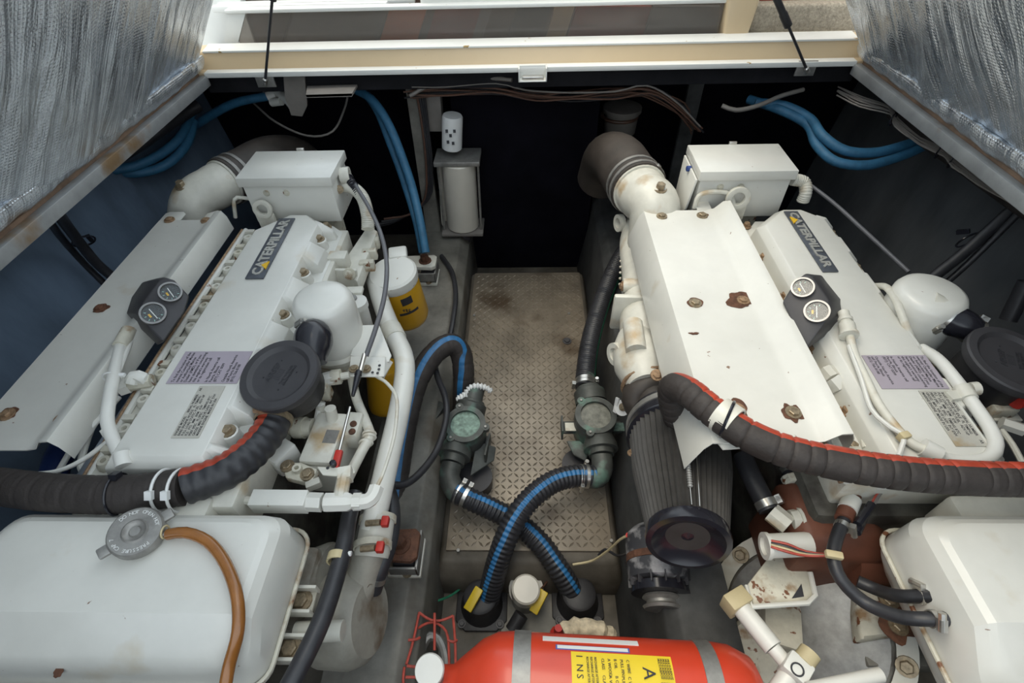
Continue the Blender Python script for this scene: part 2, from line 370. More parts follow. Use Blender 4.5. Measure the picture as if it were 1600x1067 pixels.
# engine bearers
stl = st('trim_7', prism([(-.262, -.5, .10), (-.30, -.5, .14), (-.47, -.5, .14), (-.47, -.5, -.15), (-.25, -.5, -.15)], (0, 2.9, 0)), m='stringer', bev=.006)
st('trim_8', prism([(.262, -.5, -.15), (.315, -.5, .20), (.345, -.5, .23), (.47, -.5, .23), (.47, -.5, -.15)], (0, 2.9, 0)), m='stringer_grey', bev=.006)
st('trim_9', box(-1.2, -1.1, -.5, 2.4, -.15, .12), m='stringer_grey')
st('trim_10', box(1.1, 1.2, -.5, 2.4, -.15, .12), m='stringer_grey')
# walkway: raised box with a diamond plate top
tw = thing('tread_plate', 'worn metal diamond tread plate on the walkway between the engines', 'tread plate', (0, 1.25, -.14))
fs('sump_box', loft([[(-.275, .52, -.14), (.285, .52, -.14), (.285, 1.92, -.14), (-.275, 1.92, -.14)], [(-.27, .535, -.06), (.28, .535, -.06), (.28, 1.91, -.06), (-.27, 1.91, -.06)], [(-.252, .57, -.008), (.262, .57, -.008), (.262, 1.90, -.008), (-.252, 1.90, -.008)]]), m='bilge', p=tw, bev=.012, seg=3)
fs('plate', box(-.238, .250, .598, 1.892, -.01, 0), m='tread', p=tw, bev=.002)
vs, fc = [], []
pt = .0205
for i in range(23):
    for j in range(62):
        cx, cy = -.228+pt*(i+.5), .606+pt*(j+.5); s = 1 if (i+j) % 2 else -1
        ax, ay = .7071*.0125, .7071*.0125*s; bx, by = -.7071*.0042*s, .7071*.0042; n = len(vs)
        vs += [(cx-ax, cy-ay, -.0002), (cx-bx, cy-by, -.0002), (cx+ax, cy+ay, -.0002), (cx+bx, cy+by, -.0002), (cx-ax*.45, cy-ay*.45, .0032), (cx+ax*.45, cy+ay*.45, .0032)]
        fc += [[n, n+1, n+5, n+4], [n+1, n+2, n+5], [n+2, n+3, n+4, n+5], [n+3, n, n+4]]
tag(finish('raised_lugs', vs, fc, 'tread', tw, smooth=0), kind='stuff')
for u, v_ in ((886, 533), (889, 490), (741, 493), (716, 860), (955, 845), (825, 853)): bolt(P(u, v_, z=.001), (0, 0, 1), .006, 'dull_steel', tw, name='screw', washer=False)
bolt(P(886, 533, z=.001), (0, 0, 1), .012, 'soft_black', tw, name='plug')
# black hatch in the forward bulkhead
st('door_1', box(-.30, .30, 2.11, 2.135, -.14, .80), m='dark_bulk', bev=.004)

# ------------------------------------------------------------------ raised hatches with foil insulation
def hatch(s, label, seed):
    lean = math.radians(38); h0 = V((s*1.172, 0, .905)); up = V((-s*math.sin(lean), 0, math.cos(lean))); nin = V((-s*math.cos(lean), 0, -math.sin(lean)))
    Ln = 1.2; y0, y1 = -.25, 1.935
    root = thing('engine_hatch', label, 'hatch', h0+V((0, .85, 0)))
    fs('panel', prism([h0-nin*.005, h0+up*Ln-nin*.005, h0+up*Ln-nin*.035, h0-nin*.035], (0, 0, 0)) if False else loft([[h0+V((0, y, 0))+up*a_+nin*b2 for a_, b2 in ((0, -.004), (Ln, -.004), (Ln, -.035), (0, -.035))] for y in (y0, y1)]), m='deck_out', p=root)
    # quilted foil sheet, a displaced grid with real thickness at its edges
    nu, nv = 150, 84; vs, fc, uvs = [], [], []
    for j in range(nv+1):
        for i in range(nu+1):
            y = y0+.01+(y1-y0-.02)*i/nu; a_ = .012+(Ln-.03)*j/nv
            q = V((y*1.0, a_*.8, seed))
            d = .034+.022*noise.noise(q*2.3)+.011*noise.noise(V((y*11+a_*3, a_*2.2, seed+4)))
            d += .014*abs(noise.noise(V((y*7+a_*2.2, a_*1.1, seed+9))))+.0035*noise.noise(V((y*40, a_*7, seed)))
            e = min(i/3, (nu-i)/3, j/3, 1); d = d*min(1, max(0, e)**.5)
            sk = .05*a_*noise.noise(V((a_*2, y, seed)))
            vs.append(h0+V((0, y+sk*0, 0))+up*a_+nin*(d-.003)); uvs.append((y, a_))
    for j in range(nv):
        for i in range(nu): k = j*(nu+1)+i; fc.append([k, k+1, k+nu+2, k+nu+1])
    o = finish('foil_insulation', vs, fc, 'foil', root, smooth=60)
    uv = o.data.uv_layers.new(name='UVMap')
    for lp in o.data.loops: uv.data[lp.index].uv = uvs[lp.vertex_index]
    # folded lower hem of the foil
    pts = [h0+V((0, y0+.02+(y1-y0-.05)*k/60, 0))+up*(.036+.006*noise.noise(V((k*.4, seed, 0))))+nin*(.030+.006*noise.noise(V((k*.7, 3, seed)))) for k in range(61)]
    hv, hf = tube(pts, .030, n=10, smooth_path=False, rib=.0, face=up)
    for k in range(len(hv)):
        c = pts[k//10]; q = hv[k]-c; hv[k] = c+up*q.dot(up)*(1.15+.25*noise.noise(c*22))+nin*q.dot(nin)*.42+V((0, q.y, 0))
    hm = finish('folded_hem', hv, hf, 'foil', root, smooth=60)
    uv = hm.data.uv_layers.new(name='UVMap')
    for lp in hm.data.loops: c = hm.data.vertices[lp.vertex_index].co; uv.data[lp.index].uv = (c.y, c.z*1.3)
    return root
hatch(-1, 'raised hatch lined with bright crinkled silver foil above the instrument-side white plate', 3.3)
hatch(1, 'raised hatch lined with dark crinkled silver foil beside the beige carpet', 8.1)
def strut(label, pts_px, y0, y1, s):
    a, b = P(*pts_px[0], y=y0), P(*pts_px[1], y=y1); d = (b-a).normalized(); e = a+d*.98
    k = pts_px[2]; t = thing('gas_strut', label, 'gas strut', a)
    fs('rod', between(a, a+d*.6, .0045, 10), m='hose_black', p=t)
    fs('cylinder', lathe(a+d*k, d, [(0, .006), (.004, .0125), (.05, .0125), (.055, .0105), (.98-k, .0105)], 14), m='black_rubber', p=t)
    fs('end_fitting', lathe(a-d*.008, d, [(0, .004), (.003, .008), (.022, .008), (.026, .005)], 10), m='steel', p=t)
    fs('bracket', box(a.x-.035, a.x+.03, y0+.012, y0+.018, a.z-.018, a.z+.03), lathe(a+V((0, .016, 0)), (0, -1, 0), [(0, .006), (.024, .006)], 8), m='dull_steel', p=t, bev=.001)
strut('thin black gas strut rising in front of the smoked glass', ((414, 130), (425, 4), .285), 1.885, 1.85, -1)
strut('black gas strut rising in front of the beige carpet', ((1262, 112), (1216, 4), .19), 1.885, 1.85, 1)

# ------------------------------------------------------------------ cockpit seen over the lintel
yg = 2.035
def py(u, v_, y=yg): return P(u, v_, y=y)
gl = st('window_1', box(py(365, 40).x, py(1124, 40).x, yg, yg+.006, Pz(66, 2.0)-.02, Pz(12, yg)), m='smoked_glass')
fs('frame_top', box(py(350, 10).x, py(1132, 10).x, yg-.012, yg+.03, Pz(11, yg), Pz(11, yg)+.012), m='white_gel', p=gl, bev=.003)
fs('frame_side', prism([py(350, 66, yg-.006), py(372, 66, yg-.006), py(385, 14, yg-.006), py(358, 14, yg-.006)], (0, .01, 0)), m='white_gel', p=gl)
st('trim_11', box(-1.12, .78, 2.20, 2.26, .85, 1.10), m='brown_wood')
for k, (u0, u1, mm) in enumerate(((372, 440, 'brown_wood'), (445, 590, 'wire_grey'), (592, 650, 'orange_wood'), (664, 735, 'red_wood'), (735, 752, 'wire_grey'), (790, 845, 'dial'), (850, 880, 'cream'), (884, 1000, 'red_wood'), (1003, 1122, 'grey_hose'))):
    pb = st('trim_%d' % (20+k), prism([py(u0, 68, 2.15), py(u1, 68, 2.15), py(u1+18, 10, 2.15), py(u0+18, 10, 2.15)], (0, .02, 0)), m=mm)  # coloured boards behind the pane stand in for its reflections
sl = st('trim_12', box(-1.1, py(600, 4).x, 2.07, 2.10, Pz(9, 2.08), Pz(9, 2.08)+.02), m='white_gel', bev=.003)
st('trim_13', box(-1.1, py(640, 4).x, 2.12, 2.15, Pz(3, 2.12), Pz(3, 2.12)+.015), m='white_gel', bev=.003)
st('trim_14', box(py(655, 4).x, py(1135, 4).x, 2.06, 2.10, Pz(9, 2.06), 1.25), m='white_gel', bev=.003)
st('trim_15', loft([[py(1128, 66, 1.99), py(1166, 66, 1.99), py(1166, 66, 1.99)+V((0, .09, 0)), py(1128, 66, 1.99)+V((0, .09, 0))], [py(1137, 2, 2.01), py(1188, 2, 2.01), py(1188, 2, 2.01)+V((0, .09, 0)), py(1137, 2, 2.01)+V((0, .09, 0))], [py(1142, -60, 2.03), py(1200, -60, 2.03), py(1200, -60, 2.03)+V((0, .09, 0)), py(1142, -60, 2.03)+V((0, .09, 0))]]), m='cream', bev=.012, seg=3)
ca = st('trim_16', box(py(1166, 60, 2.02).x, 1.35, 2.0, 2.30, Pz(62, 2.0)-.05, Pz(62, 2.0)), box(py(1166, 60, 2.02).x, 1.35, 2.03, 2.30, Pz(62, 2.0)-.05, Pz(16, 2.03)), m='carpet', bev=.012, seg=3)
st('trim_17', box(py(1180, 10, 2.1).x, 1.35, 2.08, 2.14, Pz(20, 2.08), 1.25), m='red_wood')
st('trim_19', box(-1.7, -1.02, 2.14, 2.18, .9, 1.35), m='white_gel')

# ------------------------------------------------------------------ the two engines: block, shield, valve cover
def decal(name, c, r, seed, m, p, n=14, nrm=(0, 0, 1), sy=1.0):
    rnd = random.Random(seed); d, u, b = frame(nrm, (0, 1, .1)); c = V(c); n = 30
    ph = [(k, rnd.uniform(0, 6.28), rnd.uniform(.05, .30)/k**.5) for k in (1, 2, 3, 5, 7)]
    rad = lambda a: r*max(.35, 1+sum(w_*math.sin(k*a+f_) for k, f_, w_ in ph))
    top = [c+d*.0012+(u*math.cos(2*math.pi*i/n)*sy+b*math.sin(2*math.pi*i/n))*rad(2*math.pi*i/n) for i in range(n)]
    return fs(name, prism([q-d*.0010 for q in top], d*.0010), m=m, p=p, smooth=0)
def engine(ex, label, left):
    e = thing('marine_diesel_engine', label, 'engine', (ex, .9, -.14), 'twin diesel engines')
    X = lambda x: ex+x
    fs('engine_block', box(X(-.20), X(.15), .36 if left else .47, 1.34, -.02, .50), box(X(-.17), X(.10), .48, 1.3, -.10, .0), m='block_dark', p=e, bev=.02)
    hd = fs('cylinder_head', box(X(-.165), X(.155), .44 if left else .50, 1.37, .47, .592), m='cast_paint', p=e, bev=.006)
    # valve cover: top face, chamfered flanks with pockets for the bolts
    yn, yf, zt, zb = .505, 1.372, .65, .588
    tl, tr, bl, br = X(-.090), X(.090), X(-.118), X(.135)
    def loop(l, r_, y0, y1, z, ch): return [(l, y0, z), (r_, y0, z), (r_, y1-ch, z), (r_-ch, y1, z), (l+ch*1.6, y1, z), (l, y1-ch*1.6, z)]
    by = [1.27, 1.11, .94, .755, .59]
    g = [loft([loop(X(-.112), X(.10), yn-.012, yf+.012, zb, .05), loop(X(-.106), X(.098), yn-.006, yf+.006, zt-.02, .05), loop(tl, tr, yn+.012, yf-.008, zt, .05)])]
    ys = [yf-.03]+[q for b0 in by for q in (b0+.028, b0-.028)]+[yn+.01]
    for k in range(0, len(ys), 2):
        y1, y0 = ys[k], ys[k+1]
        if y1-y0 < .02: continue
        g.append(loft([[(X(.08), y0, zb), (br, y0+.012, zb), (br, y1-.012, zb), (X(.08), y1, zb)], [(X(.08), y0, zt-.03), (br-.008, y0+.014, zt-.03), (br-.008, y1-.014, zt-.03), (X(.08), y1, zt-.03)], [(X(.075), y0+.004, zt-.001), (X(.098), y0+.02, zt-.001), (X(.098), y1-.02, zt-.001), (X(.075), y1-.004, zt-.001)]]))
    g.append(prism([(X(-.118), yn-.02, zb-.004), (X(.142), yn-.02, zb-.004), (X(.142), yf-.02, zb-.004), (X(.10), yf+.018, zb-.004), (X(-.07), yf+.018, zb-.004), (X(-.118), yf-.05, zb-.004)], (0, 0, .010)))
    vc = fs('valve_cover', *g, m='cover_paint', p=e, bev=.004)
    for y in by:
        fs('bolt_boss', lathe((X(.100), y, zb), (0, 0, 1), [(0, .021), (.034, .019), (.037, .015)], 16), m='cover_paint', p=vc)
        bolt((X(.100), y, zb+.037), (0, 0, 1), .0105, 'clean_bolt', vc, h=.012)
    for y in (1.36, 1.20, 1.03, .84, .66): bolt((X(-.106), y, zb+.008), (0, 0, 1), .0095, 'rusty_bolt', vc, h=.013)
    bolt((X(-.02), yf+.012, zb+.008), (0, 0, 1), .010, 'clean_bolt', vc, h=.015); bolt((X(.085), yf+.006, zb+.008), (0, 0, 1), .010, 'clean_bolt', vc, h=.015)
    # fuel line bosses and studs along the head ledge
    rnd = random.Random(5 if left else 6)
    for k in range(11):
        y = .53+.078*k
        fs('injector_boss', lathe((X(-.138), y, .588), (0, 0, 1), [(0, .019), (.014, .017), (.022, .012), (.022, .006), (.012, .005)], 12), obox((X(-.140), y+.026, .602), (1, 0, 0), (0, 0, 1), (.026, .024, .014)), m='dirty_paint' if k % 3 == 0 else 'cast_paint', p=hd)
        if k % 2: bolt((X(-.122), y-.028, .590), (0, 0, 1), .009, 'clean_bolt' if k % 4 == 1 else 'rusty_bolt', hd)
    for dx, m_, r_ in ((-.166, 'white_paint', .0075), (-.178, 'rusty_bolt', .005)):
        fs('fuel_pipe', tube([(X(dx), .50, .585), (X(dx), .8, .600), (X(dx+.002), 1.1, .602), (X(dx), 1.36, .600)], r_, 8, step=.05), m=m_, p=hd)
    fs('intake_duct', box(X(-.215), X(-.183), .50 if left else .80, 1.34, .50, .572), m='grey_tube', p=e, bev=.008)
    return e, vc, X
eL, vcL, XL = engine(-.715, 'white diesel engine with a black gauge pod beside the blue-grey hull wall', True)
eR, vcR, XR = engine(.785, 'cream white diesel engine with the brown drive pump beside the grey hull wall', False)

def emblem(p, c0, c1, c2, c3, far_first):
    """name badge on a valve cover; corners near-left, near-right, far-right, far-left"""
    z = .6512
    near, far = (V(c0)+V(c1))/2, (V(c3)+V(c2))/2; w_ = (V(c1)-V(c0)).length*.92; d = (far-near); L_ = d.length; d.normalize(); r_ = V((d.y, -d.x, 0))
    cc = near+d*L_/2; cc.z = z
    bd = fs('name_badge', obox(cc+V((0, 0, .002)), d, r_, (L_, w_, .004)), m='emblem_grey', p=p, bev=.001)
    tx, ty = (d, -r_) if not far_first else (-d, r_)
    o = cc - tx*(L_*.455) - ty*(w_*.30) + V((0, 0, .0042))
    text('lettering', 'CATERPILLAR', o, tx, ty, .03, 'emblem_silver', bd, depth=.0012, width=L_*.91, height=w_*.60, bold=.0010)
    a = cc - tx*(L_*.318) - ty*(w_*.40)+V((0, 0, .0042))
    fs('triangle', prism([a-tx*.017, a+tx*.017, a+ty*.017], (0, 0, .0036)), m='emblem_yellow', p=bd)
Q = lambda u, v_: P(u, v_, z=.652)
emblem(vcL, Q(382, 436), Q(413, 436), Q(463, 342), Q(435, 342), False)
emblem(vcR, Q(1284, 425), Q(1311, 425), Q(1249, 331), Q(1221, 331), True)
MARINE = "To find the location of the\nnearest Caterpillar Marine\nor Authorized Marine\nDealer (AMD), or if you\nhave questions concerning\nthis engine's warranty\nor its registration call\n\nIn North America call\nPeoria, Illinois\n(877) CAT 0099\n\nOutside North America\ncall Peoria Illinois\n(815) 766-8188"
def sticker(p, q, tdir, up, body, m, name, lines):
    z = .6512; q = [V((a.x, a.y, z)) for a in q]
    o = fs(name, prism(q, (0, 0, .0007)), m=m, p=p, smooth=0)
    ctr = sum(q, V())/4; wx = max(abs((a-ctr).dot(tdir)) for a in q)*2; hy = max(abs((a-ctr).dot(up)) for a in q)*2
    text('print', body, ctr-tdir*wx*.46-up*hy*.44+V((0, 0, .0008)), tdir, up, .01, 'ink', o, depth=.0001, width=wx*.92, height=hy*.88, bold=.0001)
    return o
Yd, Xd = V((0, 1, 0)), V((1, 0, 0))
def rect(u0, v0, u1, v1):   # far-left and near-right corners of an axis-aligned sticker
    a, b = Q(u0, v0), Q(u1, v1); return [V((a.x, b.y, 0)), V((b.x, b.y, 0)), V((b.x, a.y, 0)), V((a.x, a.y, 0))]
INFO = "ENGINE MODEL     SERIAL NUMBER     AR\nBARE ENGINE HI IDLE   FL TIMING\nFULL LOAD STATIC FUEL   ADV HP\nFLS   FTS   MM   RPM   KW\nPERF SPEC   FL SPEC   TIMING BTC\nGROSS  MIN  VALVE LASH  INT EXH\nMARINE ENGINE  MADE IN USA"
rl = rect(290, 549, 352, 599); rl[1].x = rl[2].x = XL(.088)
sticker(vcL, rl, Yd, -Xd, MARINE, 'lilac', 'dealer_sticker', 15)
sticker(vcL, rect(311, 601, 308, 684), Yd, -Xd, INFO, 'plate_info', 'data_plate', 9) if False else None
a0, a1 = Q(290, 642).x, Q(332, 642).x
sticker(vcL, [V((a0, Q(285, 684).y, 0)), V((a1, Q(285, 684).y, 0)), V((a1, Q(330, 603).y, 0)), V((a0, Q(330, 603).y, 0))], Yd, -Xd, INFO, 'plate_info', 'data_plate', 9)
rr = rect(1346, 555, 1480, 607); rr[1].x = rr[2].x = XR(.089)
sticker(vcR, rr, -Yd, Xd, MARINE, 'lilac', 'dealer_sticker', 15)
a0, a1 = Q(1462, 650).x, Q(1510, 650).x
sticker(vcR, [V((a0, Q(1500, 697).y, 0)), V((min(a1, XR(.089)), Q(1500, 697).y, 0)), V((min(a1, XR(.089)), Q(1450, 610).y, 0)), V((a0, Q(1450, 610).y, 0))], -Yd, Xd, INFO, 'plate_info', 'data_plate', 9)

# heat shields over the manifolds
def shield(e, x0, xr, yn, yf, z, bolts, notch, torn):
    """bent sheet: folded left flange, flat, upright rib at the right; built as a 2.5 mm thick strip profile"""
    prof = [(x0-.034, z-.095), (x0-.012, z-.02), (x0, z)] + [(xr-.075, z), (xr-.052, z+.006), (xr-.030, z+.030), (xr-.010, z+.032), (xr, z+.012), (xr+.004, z-.03)]
    th = .0035
    def section(y, k=1.0): return [V((x, y, q)) for x, q in prof]+[V((x, y, q-th)) for x, q in prof[::-1]]
    n1, n2 = x0+(xr-x0)*.30, x0+(xr-x0)*.62
    s = fs('heat_shield', loft([section(yn), section(yf-.05)]), m='cover_paint', p=e, smooth=50)
    # tabs at the far end either side of a notch
    fs('mounting_tab', prism([(x0, yf-.052, z-th), (n1, yf-.052, z-th), (n1, yf-.012, z-th), (n1-.012, yf, z-th), (x0+.01, yf, z-th), (x0, yf-.008, z-th)], (0, 0, th)), m='cover_paint', p=s, bev=.001)
    fs('mounting_tab', prism([(n2, yf-.052, z-th), (xr-.055, yf-.052, z-th), (xr-.055, yf+.006, z-th), (n2+.018, yf, z-th), (n2, yf-.012, z-th)], (0, 0, th)), m='cover_paint', p=s, bev=.001)
    for k, (u, v_, rr_, mm) in enumerate(bolts):
        q = P(u, v_, z=z+.0005)
        if rr_: decal('rust_stain', q, rr_, 11+k, 'rust', s, sy=1.1)
        bolt(q+V((0, 0, .001)), (0, 0, 1), .0105, mm, s)
    return s
shL = shield(eL, -1.165, -.942, Pz(703, 0) and P(40, 703, z=.62).y, 1.44, .62, [(265, 344, .012, 'rusty_bolt'), (157, 482, .016, 'rust'), (322, 345, 0, 'rusty_bolt'), (12, 648, .018, 'rusty_bolt'), (97, 655, 0, 'rusty_bolt')], 0, 0)
shR = shield(eR, .36, .622, P(1300, 690, z=.65).y, 1.425, .645, [(1034, 338, .012, 'clean_bolt'), (1097, 337, .014, 'clean_bolt'), (1086, 474, .017, 'clean_bolt'), (1161, 470, .030, 'rusty_bolt'), (1239, 645, .020, 'clean_bolt'), (1152, 640, .02, 'rusty_bolt')], 0, 1)
decal('rust_stain', P(1083, 521, z=.6455), .010, 5, 'rust', shR, sy=.4)
# torn near-left corner of the right shield
a, b, c_, d_ = P(1080, 640, z=.63), P(1186, 700, z=.642), P(1148, 697, z=.62), P(1108, 733, z=.575)
fs('torn_corner', prism([P(1079, 640, z=.642), P(1196, 697, z=.642), P(1130, 702, z=.636)], (0, 0, -.003)), m='white_paint', p=shR)

# ------------------------------------------------------------------ electrical boxes
def control_box(x0, x1, y0, y1, z1, label, side):
    zb = .59; t = thing('junction_box', label, 'electrical box', ((x0+x1)/2, (y0+y1)/2, zb))
    fs('housing', box(x0+.004, x1-.004, y0+.006, y1-.004, zb, z1-.028), m='white_paint', p=t, bev=.004)
    fs('lid', box(x0-.004, x1+.004, y0-.004, y1+.004, z1-.030, z1), m='cover_paint', p=t, bev=.003)
    fs('latch', box((x0+x1)/2-.012, (x0+x1)/2+.012, y1+.004, y1+.012, z1-.03, z1+.006), m='steel', p=t, bev=.001)
    for k in (.25, .47): bolt((x0+(x1-x0)*k, y0+.006, z1-.055), (0, -1, 0), .007, 'dirty_paint', t)
    fs('bracket', box(x0+.05, x1-.05, y0+.04, y1-.04, .48, zb), m='dirty_paint', p=t)
    return t
bxL = control_box(-.872, -.588, 1.412, 1.583, .75, 'white junction box behind the engine with the black gauge pod on the blue wall side', -1)
bxR = control_box(.520, .798, 1.416, 1.585, .75, 'cream junction box with a blue plug in its side, grey wall side', 1)
fs('blue_plug', lathe((.514, 1.50, .715), (-1, 0, 0), [(0, .009), (.012, .009), (.014, .006)], 8), m='navy', p=bxR)
fs('side_cover', prism([(.516, 1.42, .72), (.516, 1.58, .72), (.508, 1.56, .60), (.500, 1.46, .575), (.505, 1.42, .62)], (-.006, 0, 0)), m='white_paint', p=bxR, bev=.001)
fs('gland', lathe((-.588, 1.50, .705), (1, .15, 0), [(0, .026), (.03, .027), (.03, .018), (.02, .017)], 20), m='cast_paint', p=bxL)
fs('corrugated_lead', tube([(-.566, 1.50, .70), (-.545, 1.475, .685), (-.525, 1.45, .66), (-.515, 1.43, .62)], .014, 12, rib=.0015, pitch=.006, step=.0015), m='gloss_black', p=bxL)
cl = fs('conduit', tube([P(528, 290, z=.665), P(548, 292, z=.675), P(566, 308, z=.66), P(574, 335, z=.63), P(575, 358, z=.60)], .0195, 14, rib=.0012, pitch=.006, step=.002), m='cast_paint', p=bxL)
bolt(P(530, 296, z=.68), (.5, -.7, .3), .009, 'clean_bolt', bxL)
fs('conduit', tube([P(1238, 280, z=.70), P(1256, 285, z=.69), P(1259, 300, z=.67), P(1254, 315, z=.64)], .018, 12, rib=.001, pitch=.006, step=.002), m='cast_paint', p=bxR)

# lifting eyes
def eye(c, r, label, tilt=0):
    t = fs('lifting_eye', annulus(c, (math.sin(tilt), -1, .15), r*.55, r, .012, 24), box(c[0]-r*.9, c[0]+r*.9, c[1]-.011, c[1]+.001, c[2]-.08, c[2]-r*.5), m='cast_paint', bev=.001)
    return tag(t, label, 'lifting eye')
eye((P(416, 330, z=.64).x, 1.395, .655), .030, 'white lifting eye in front of the left junction box')
eye((P(1152, 318, z=.66).x, 1.398, .672), .036, 'white lifting eye in front of the right junction box')
tag(fs('metal_loop', tube([P(368, 340, z=.60), P(366, 312, z=.66), P(378, 309, z=.66), P(398, 314, z=.65), P(407, 332, z=.60)], .006, 8), m='cast_paint'), 'bent white metal loop beside the left lifting eye', 'loop')
tag(fs('guard_bracket', tube([P(1085, 325, z=.64), P(1092, 306, z=.68), P(1112, 300, z=.69), P(1140, 303, z=.68), P(1146, 320, z=.65)], .007, 8), m='cast_paint'), 'bent white metal loop beside the right lifting eye', 'bracket')

# ------------------------------------------------------------------ exhaust elbows and hoses
def exhaust(c, axis, R, body_pts, label, far):
    t = thing('exhaust_elbow', label, 'exhaust elbow', (c.x, c.y, .3))
    axis = V(axis).normalized()
    el = fs('elbow', tube(body_pts, R*.93, 24, step=.01, taper=lambda s: 1.0-.10*(1-s)), m='cast_paint', p=t, smooth=60)
    fs('flange_ring', annulus(c-axis*.008, axis, R*.85, R*1.0, .012), m='cast_paint', p=t)
    bolt(body_pts[1]+V((.0, -.005, R*.95)), (.05, -.1, 1), .014, 'clean_bolt', t, name='plug', h=.02)
    h = thing('exhaust_hose', far, 'exhaust hose', (c.x, c.y+.1, .3))
    fs('hose', tube([c, c+axis*.10, c+axis*.22, c+axis*.34+V((0, 0, -.05)), c+axis*.40+V((0, 0, -.16))], R*1.06, 24, step=.02), m='exhaust_wrap', p=h, smooth=60)
    for k in (.012, .045): fs('clamp_band', annulus(c+axis*k, axis, R*1.05, R*1.09, .012), m='dull_steel', p=h)
    return t, h
axR = V((-.16, .9, -.03))
cR = P(1000, 302, z=.62)+V((0, .02, 0))
elR, hoR = exhaust(cR, axR, .088, [P(1010, 420, z=.42), cR-axR*.13+V((.012, 0, -.015)), cR-axR*.05, cR], 'white cast exhaust elbow rising beside the walkway', 'brown exhaust hose running forward from the elbow beside the walkway')
for s_, a_ in ((-1, V((-.07, .03, -.06))), (1, V((.06, .0, .07)))): bolt(cR+axR*.03+a_, a_, .009, 'steel', hoR, name='clamp_screw')
axL = V((.38, .85, -.06)); cL = P(352, 285, z=.60)
elL, hoL = exhaust(cL, axL, .080, [P(300, 400, z=.42), cL-axL*.14+V((-.02, 0, -.03)), cL-axL*.05, cL], 'tan stained exhaust elbow against the blue hull side', 'brown exhaust hose going under the left junction box')

# ------------------------------------------------------------------ left engine fittings
# breather canister with rubber elbow and separator
def breather(ct, zb, R, label, band):
    t = thing('breather_canister', label, 'breather', (ct.x, ct.y, zb)); z0 = zb-ct.z
    fs('dome', lathe(ct, (0, 0, 1), [(-.155, R*1.0), (-.05, R*.99), (-.022, R*.97), (-.008, R*.88), (-.001, R*.72), (0, .001)], 32), m='cover_paint', p=t, smooth=60)
    fs('flange', lathe(ct+V((0, 0, -.165)), (0, 0, 1), [(-.012, R*1.06), (-.006, R*1.12), (.004, R*1.12), (.012, R*1.02)], 32), m='cast_paint', p=t)
    fs('lower_can', lathe(ct+V((0, 0, -.17)), (0, 0, 1), [(0, R*1.02), (-.02, R*1.02), (-.022, R*.98), (-.04, R*.98), (-.043, R*.9), (-.07, R*.88)], 32), m='dirty_paint', p=t)
    return t
cb = P(500, 462, z=.70)
brL = breather(cb, .46, .075, 'white domed breather canister beside the yellow oil filter', 1)
clamp('clamp_band', P(545, 540, z=.53), (0, 0, 1), .0, brL) if False else None
def separator(c, ax, R, label, body_h, group=None, logo=True):
    t = thing('air_separator', label, 'air filter', c-V((0, 0, body_h))); ax = V(ax).normalized()
    fs('cap', lathe(c, ax, [(-.024, R*.97), (-.016, R*1.0), (-.004, R*1.0), (0, R*.97), (.0005, R*.80), (-.007, R*.70), (-.008, R*.64), (-.006, .001)], 48), m='soft_black', p=t, smooth=25)
    fs('body', lathe(c, ax, [(-.022, R*.86), (-body_h+.02, R*.80), (-body_h, R*.70), (-body_h, .001)], 40), m='black_rubber', p=t)
    if logo:
        d, u, b = frame(ax, (0, 1, 0)); o = c+ax*(-.0062)
        # embossed maker's mark: name above a fan of lines
        xd = (V((.35, .94, 0))-ax*V((.35, .94, 0)).dot(ax)).normalized(); yd = ax.cross(xd)
        text('maker_mark', 'AIRSEP', o-xd*.024+yd*.012, xd, yd, .018, 'ink', t, depth=.0003, width=.048, height=.013)
        for k in range(7):
            x = -.02+.04*k/6; fs('mark_line', obox(o+xd*(x*.6)+yd*.0015, yd-xd*x*18*.05, ax, (.014, .0008, .0012)), m='ink', p=t)
        text('patent_line', 'THE WALKER\nENGINEERING', o-xd*.02+yd*(-.016), xd, yd, .008, 'ink', t, depth=.0003)
        for k in range(4): a = k*math.pi/2+.5; fs('dimple', lathe(o+(xd*math.cos(a)+yd*math.sin(a))*R*.42, ax, [(-.001, .0016), (.0006, .0016)], 8), m='ink', p=t)
    return t, ax
cs = P(435, 583, z=.675)
spL, axs = separator(cs, (-.06, -.20, .97), .086, 'round black air separator with embossed cap on the left engine', .10)
rub = thing('rubber_elbow', 'bulbous black rubber elbow clamped to the left white breather canister', 'hose', P(485, 520, z=.58))
e0, e1 = cb+V((-.012, -.068, -.048)), cs+V((.048, .060, -.034))
fs('elbow', tube([e0, e0.lerp(e1, .35)+V((.004, 0, .012)), e0.lerp(e1, .7)+V((.004, 0, .010)), e1], .036, 20, taper=lambda s: (.82+.38*math.sin(math.pi*min(1, s*1.15))) , step=.006), m='gloss_black', p=rub, smooth=60)
clamp('clamp', e0+(e1-e0)*.06, e1-e0, .034, rub, 'steel', .014, screw=(-.4, -.5, .8))
